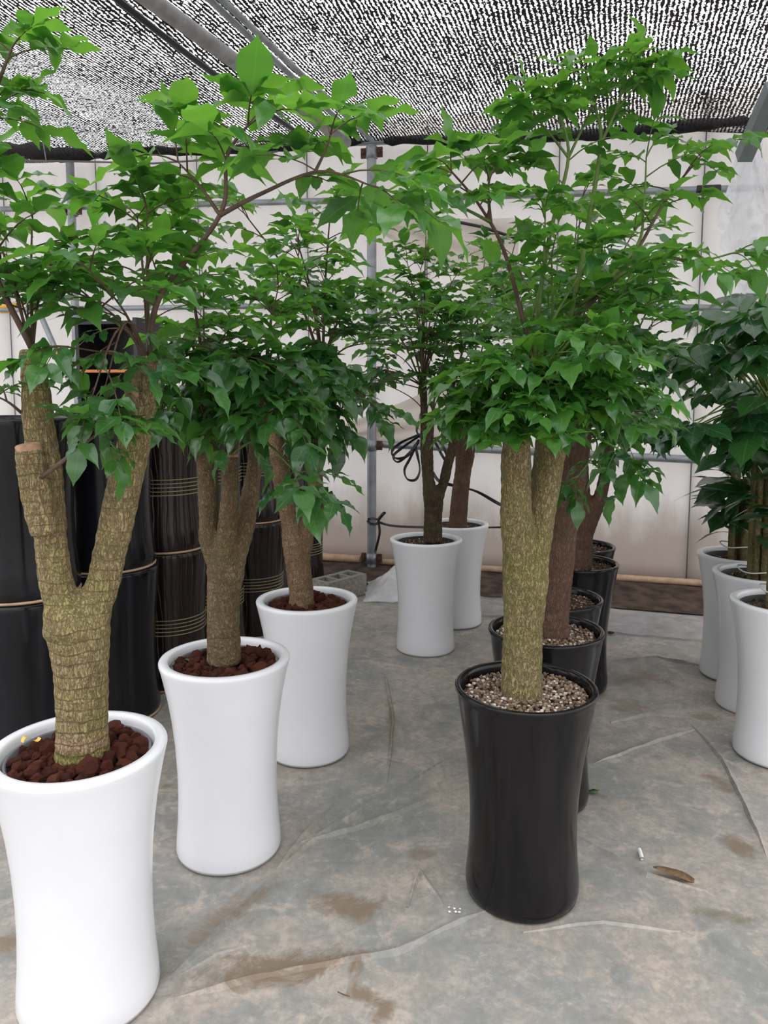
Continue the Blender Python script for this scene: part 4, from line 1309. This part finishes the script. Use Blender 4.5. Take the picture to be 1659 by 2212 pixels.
tree('potted_tree', B3, 'potted tree half hidden behind the dark brown single trunk, black pot', 'black', 'dark', 'bark_dark',
     [[((0.728, 3.185, 0.552), .045), ((0.727, 3.185, 0.820), .040), ((0.737, 3.185, 1.112), .036), ((0.731, 3.185, 1.322), .032)]],
     [((0.645, 3.150, 1.876), (0.281, .35, 0.206), 4, 4, .18, .105, G),
      ((0.730, 3.150, 2.126), (0.263, .3, 0.131), 3, 4, .18, .105, GF)],
     [], dict(twig='twig_brown'), seed=88, voxel=.009)
B4 = (.968, 3.839)
tree('potted_tree', B4, 'reddish trunk with a curved right limb, tall black pot', 'black', 'dark', 'bark_red',
     [[((0.986, 3.840, 0.600), .062), ((0.987, 3.840, 0.723), .056), ((0.993, 3.840, 0.841), .058), ((0.985, 3.840, 0.958), .044), ((0.972, 3.840, 1.097), .044), ((0.962, 3.840, 1.281), .040)],
      [((1.003, 3.840, 0.794), .048), ((1.051, 3.830, 0.901), .034), ((1.079, 3.820, 1.007), .031), ((1.102, 3.820, 1.145), .030), ((1.107, 3.820, 1.283), .027)]],
     [((1.142, 3.800, 1.687), (0.249, .35, 0.249), 7, 4, .19, .115, DD),
      ((1.266, 3.800, 1.950), (0.204, .35, 0.158), 3, 4, .19, .115, GD),
      ((1.188, 3.700, 1.378), (0.113, .2, 0.113), 4, 3, .15, .11, DD)],
     [], dict(twig='twig_brown'), seed=99, voxel=.009)
B5 = (1.075, 4.256)
tree('potted_tree', B5, 'rearmost black-potted tree in the row, close to the back wall', 'black', 'dark', 'bark_red',
     [[((1.057, 4.250, 0.625), .052), ((1.056, 4.250, 0.846), .046), ((1.038, 4.250, 1.103), .040), ((1.028, 4.250, 1.281), .034)]],
     [((0.711, 4.200, 2.043), (0.275, .4, 0.225), 3, 4, .20, .12, G),
      ((1.343, 4.200, 2.186), (0.275, .4, 0.200), 3, 4, .20, .12, G)],
     [], dict(twig='twig_brown'), seed=111, voxel=.010)

# ------------------------------------------------------------------ cane plants in the right-hand white pots
def cane_plant(base, label, seed, canes, tops, pal, tufts, tie_z):
    rs = random.Random(seed)
    root = empty('potted_cane_plant', (base[0], base[1], 0))
    tag(root, label, 'potted plant')
    ri = add_pot(root, 'white', 'moss', .605, rs)
    add_gravel(root, ri - .006, .611, 380, .008, .016, M['gravel_dark'], rs)
    org = root.location
    items = []
    ct = []
    for k in range(canes):
        a = 2 * math.pi * k / canes + rs.uniform(-.2, .2); rr = rs.uniform(.035, .075) if k else .0
        x, y = rr * math.cos(a), rr * math.sin(a)
        h = rs.uniform(*tops); r = rs.uniform(.015, .019)
        b = MB(); pts = []; rad = []
        z = .59; j = 0
        while z < h:
            pts += [(x * (1 + .25 * (z - .6)), y * (1 + .25 * (z - .6)), z), (x * (1 + .25 * (z - .6)), y * (1 + .25 * (z - .6)), z + .004), (x * (1 + .25 * (z - .6)), y * (1 + .25 * (z - .6)), z + .010)]
            rad += [r * 1.0, r * 1.10, r * 1.0]; z += rs.uniform(.05, .075)
        b.tube(pts, rad, 10)
        b.build('cane', M['cane'], root)
        ct.append(Vector((base[0] + x * (1 + .25 * (h - .6)), base[1] + y * (1 + .25 * (h - .6)), pts[-1][2])))
    for z in tie_z:
        b = MB(); pts = [(.098 * math.cos(t), .098 * math.sin(t), z + .006 * math.sin(3 * t)) for t in [2 * math.pi * q / 24 for q in range(25)]]
        b.tube(pts, .0035, 6); b.build('tie', M['string_white'], root)
    for (z, n, ls) in tufts:
        for k in range(n):
            a = rs.uniform(0, 6.28); d = Vector((math.cos(a), math.sin(a), rs.uniform(-.25, .75)))
            p = Vector((base[0], base[1], z + rs.uniform(-.07, .07))) + Vector((d.x, d.y, 0)) * .05
            items.append((p, d.normalized(), UP + Vector((rs.uniform(-.3, .3), rs.uniform(-.3, .3), 0)), ls * rs.uniform(.75, 1.2), rs.choice(['lance', 'lance', 'broad']), rs.randrange(6), 'leaf_glossy'))
    for (cen, rad, n, ls, mats) in pal:
        for k in range(n):
            while True:
                q = Vector((rs.uniform(-1, 1), rs.uniform(-1, 1), rs.uniform(-1, 1)))
                if q.length < 1: break
            tip = Vector(cen) + Vector((q.x * rad[0], q.y * rad[1], q.z * rad[2]))
            s = min(ct, key=lambda t: (t - tip).length + rs.uniform(0, .15))
            mid = s.lerp(tip, .55) + Vector((0, 0, .08))
            grow_palmate(root, [s, mid, tip], .005, ls, rs.choice([5, 6, 7]), mats, 'twig_green', rs, items)
    place_leaves(root, items)
    return root
LG = ['leaf_glossy', 'leaf_glossy', 'leaf_deep']
cane_plant((1.640, 3.099), 'cane plant with broad glossy leaves in the white pot closest to the aisle', 201, 6, (1.15, 1.45),
     [((1.311, 3.050, 1.654), (0.166, .3, 0.203), 12, .17, LG),
      ((1.409, 3.050, 1.830), (0.148, .3, 0.111), 9, .17, ['leaf_deep', 'leaf', 'leaf_deep']),
      ((1.194, 2.950, 1.372), (0.055, .15, 0.074), 4, .165, LG),
      ((1.444, 3.000, 1.405), (0.129, .25, 0.129), 9, .17, LG)],
     [(1.0, 14, .20), (1.22, 14, .2)], (.70,))
cane_plant((1.774, 3.593), 'bundle of tied mossy canes with dark leaves in the middle white pot on the right', 202, 8, (1.2, 1.4),
     [((1.616, 3.550, 1.551), (0.193, .3, 0.214), 10, .17, LG),
      ((1.608, 3.500, 1.261), (0.150, .2, 0.086), 6, .17, LG)],
     [(.86, 10, .20), (.98, 18, .22)], (.665,))
cane_plant((1.864, 4.002), 'cane plant with strap leaves low down in the white pot close to the wall', 203, 7, (1.0, 1.3),
     [((1.713, 4.000, 1.834), (0.214, .35, 0.286), 10, .18, LG)],
     [(.80, 14, .20), (.92, 22, .24), (1.05, 20, .24), (1.25, 14, .22)], (.70,))

# ------------------------------------------------------------------ stacks of tall empty pots at the left
def tall_profile(k=1.0, r=.215, H=.70):
    pr = [(.30, .006), (.84, .0), (.90, .004), (.94, .02), (.95, .05), (.92, .12), (.885, .22), (.88, .32), (.90, .42), (.935, .52), (.97, .60), (.99, .65), (1.0, .675), (1.0, .69), (.985, .70), (.93, .70), (.91, .69), (.90, .64), (.85, .40), (.80, .04), (.0, .03)]
    return [(a * r, z * H / .70) for a, z in pr]
def tall_pot(x, y, z, r, kind, label, group=None, rim='black'):
    root = empty('tall_pot', (x, y, z))
    b = MB(); b.lathe(tall_profile(1, r), 64)
    b.build('body', M['black_glaze_tall'] if kind == 'plain' else M['carved_brown'], root)
    b = MB(); b.lathe([(.86 * r, -.001), (.915 * r, -.001), (.945 * r, .004), (.95 * r, .011), (.90 * r, .012)], 56)
    b.build('foot_ring', M['tan_clay'], root)
    if kind != 'plain':
        prof = tall_profile(1, r)
        zs = np.array([p[1] for p in prof[3:14]]); rrs = np.array([p[0] for p in prof[3:14]])
        for zz in [.29 + .019 * q for q in range(5)]:
            rr = float(np.interp(zz, zs, rrs)) + .0005
            b = MB(); n = 56; pts = [(rr * math.cos(2 * math.pi * q / n), rr * math.sin(2 * math.pi * q / n), zz) for q in range(n + 1)]
            b.tube(pts, .0028, 5, cap=False); b.build('ring', M['gold_line'], root)
    tag(root, label, 'pot', group)
    return root
def stack_at(x, y, r, kind, labels):
    for i, lab in enumerate(labels):
        tall_pot(x, y, i * .702, r, kind, lab)
stack_at((-1.452, 3.050, 1.403)[0], 3.05, .235, 'plain', ['plain black glossy pot at the bottom of the leftmost stack', 'plain black glossy pot on top of the leftmost stack'])
stack_at((-1.270, 3.520, 1.385)[0], 3.52, .222, 'plain', ['lower plain black pot of the stack behind the forked olive trunk', 'upper plain black pot of the stack behind the forked olive trunk'])
stack_at((-1.112, 3.920, 1.370)[0], 3.92, .205, 'carved', ['lower carved brown pot with gold rings next to plain black stack', 'upper carved brown pot with gold rings next to plain black stack'])
stack_at((-0.998, 4.380, 1.352)[0], 4.38, .21, 'carved', ['lower carved pot hidden behind the three-limbed trunk', 'upper carved pot hidden behind the three-limbed trunk'])
stack_at((-0.819, 4.760, 1.337)[0], 4.76, .21, 'carved', ['lower carved brown pot between three-limbed and V-forked trunks', 'upper carved brown pot between three-limbed and V-forked trunks'])
stack_at((-0.647, 5.750, 1.299)[0], 5.75, .21, 'carved', ['lower dark ringed pot of the stack next to the concrete block', 'upper dark ringed pot of the stack next to the concrete block'])
# dark storage shelf with orange boards far behind the stacks
sp0 = Vector((-1.970, 5.575, 0.000)); sp0 = Vector(((-1.925, 5.750, 1.638)[0], 5.75, 0))
shelf = empty('storage_shelf', sp0); shelf.rotation_euler = (0, 0, WANG)
for sx in (-.24, .24):
    b = MB(); b.box((sx, 0, 1.0), (.03, .34, 2.0)); b.build('side_panel', M['black_plastic'], shelf, smooth=False)
b = MB(); b.box((0, .16, 1.0), (.45, .015, 1.98)); b.build('back_panel', M['black_plastic'], shelf, smooth=False)
for zz in (.3, .95, 1.63, 1.97):
    b = MB(); b.box((0, -.01, zz), (.45, .32, .02)); b.build('shelf_board', M['orange_plastic'] if zz < 1.9 else M['black_plastic'], shelf, smooth=False)
tag(shelf, 'dark shelf unit with orange boards behind the black pot stacks', 'shelf')
b = MB(); a0 = Vector((-3.699, 7.537, 2.277)); a1 = Vector((-3.428, 7.456, 2.274))
b.tube([Vector((0, 0, 0)), (a1 - a0) * .5, a1 - a0], [.03, .031, .03], 12); b.box((a1 - a0) * .5 + Vector((0, 0, -.03)), (.16, .012, .07), Matrix.Rotation(WANG, 3, 'Z'))
tag(b.build('yellow_tape', M['yellow'], None, a0), 'yellow tape wrapped on the wall pipe behind the leaves', 'tape')

# ------------------------------------------------------------------ small things on the floor and stones
p = Vector((0.837, 2.380, 0.000))
b = MB()
b.tube([(0, -.02, .005), (0, .018, .005), (.0, .0185, .005), (.0, -.0195, .005)], [.0048, .0048, .003, .003], 14, cap=False)
o = b.build('paper_tube', M['white_tube'], None, p); o.rotation_euler = (0, 0, math.radians(-8)); autosmooth(o)
o.scale = (1.3, 1.3, 1.3)
tag(o, 'tiny white tube lying on the floor beside the dry twig', 'tube')
def flat_leaf(pos, ang, size, mat, label, name='fallen_leaf', z=.006):
    v, f, uv = LEAFSETS['lance' if 'dry' in label else 'ovate'][2]
    me = bpy.data.meshes.new(name)
    vv = v.copy(); vv[:, 2] = vv[:, 2] * .4 + .06
    me.from_pydata((vv * size).tolist(), [], f.tolist()); me.materials.append(mat)
    me.polygons.foreach_set('use_smooth', [True] * len(me.polygons))
    ul = me.uv_layers.new(name='UVMap'); ul.data.foreach_set('uv', uv[f.ravel()].ravel().tolist())
    o = obj(name, me, None, None, (pos[0], pos[1], z)); o.rotation_euler = (0, 0, ang)
    md = o.modifiers.new('thickness', 'SOLIDIFY'); md.thickness = .0012
    return tag(o, label, 'leaf')
flat_leaf((0.768, 2.763, 0.000), math.radians(-60), .055, M['leaf'], 'small green fallen leaf on the floor by the black pot')
flat_leaf((0.846, 2.290, 0.000), math.radians(-105), .16, M['dry_leaf'], 'long dry brown leaf lying on the floor', 'dry_leaf', z=.010)
b = MB(); pts = [Vector(q) for q in ((-0.117, 1.801, 0.004), (-0.102, 1.792, 0.004), (-0.086, 1.786, 0.004))]
b.tube([q - pts[0] for q in pts], [.0012, .0018, .001], 5)
tag(b.build('dark_twig', M['twig_brown'], None, pts[0]), 'tiny dark curved twig on the wet floor stain', 'twig')
rs = random.Random(5)
for k in range(6):
    p = Vector((0.210, 2.110, 0.000)) + Vector((-.02 + .016 * (k % 3) + rs.uniform(-.003, .003), -.009 + .018 * (k // 3) + rs.uniform(-.004, .004), 0))
    me = stone_mesh('white_crumb', M['white_tube'], 1, .3, 30 + k, (1, .8, .5))
    o = obj('white_crumb', me, None, None, (p.x, p.y, .0035)); s = rs.uniform(.006, .010); o.scale = (s, s, s)
    tag(o, 'tiny white crumb on the floor at the foot of the black pot', 'crumb', 'white crumbs by the black pot')
p = Vector((1.397, 4.653, 0.000))
o = obj('dark_pebble', stone_mesh('dark_pebble', M['dark_earth'], 2, .4, 3, (1.4, 1, .6)), None, None, (p.x, p.y, .012)); o.scale = (.03, .03, .03)
tag(o, 'small dark pebble on the floor right of the black pots', 'pebble')
# yellow ribbon and fallen leaf on the lava stones
b = MB(); b.grid(10, 2, lambda u, v: (u * .042, v * .014 + .006 * math.sin(u * 5), .008 * math.sin(u * 6) + .008))
o = b.build('yellow_ribbon', M['yellow'], None, (-.872, 1.795, .656)); o.rotation_euler = (0, 0, .9)
tag(o, 'scrap of yellow ribbon on the lava stones', 'ribbon')
flat_leaf((-0.653, 2.456, 0.635), math.radians(-80), .04, M['leaf_fresh'], 'pale fallen leaf on the lava stones of the three-limbed tree', z=.632)
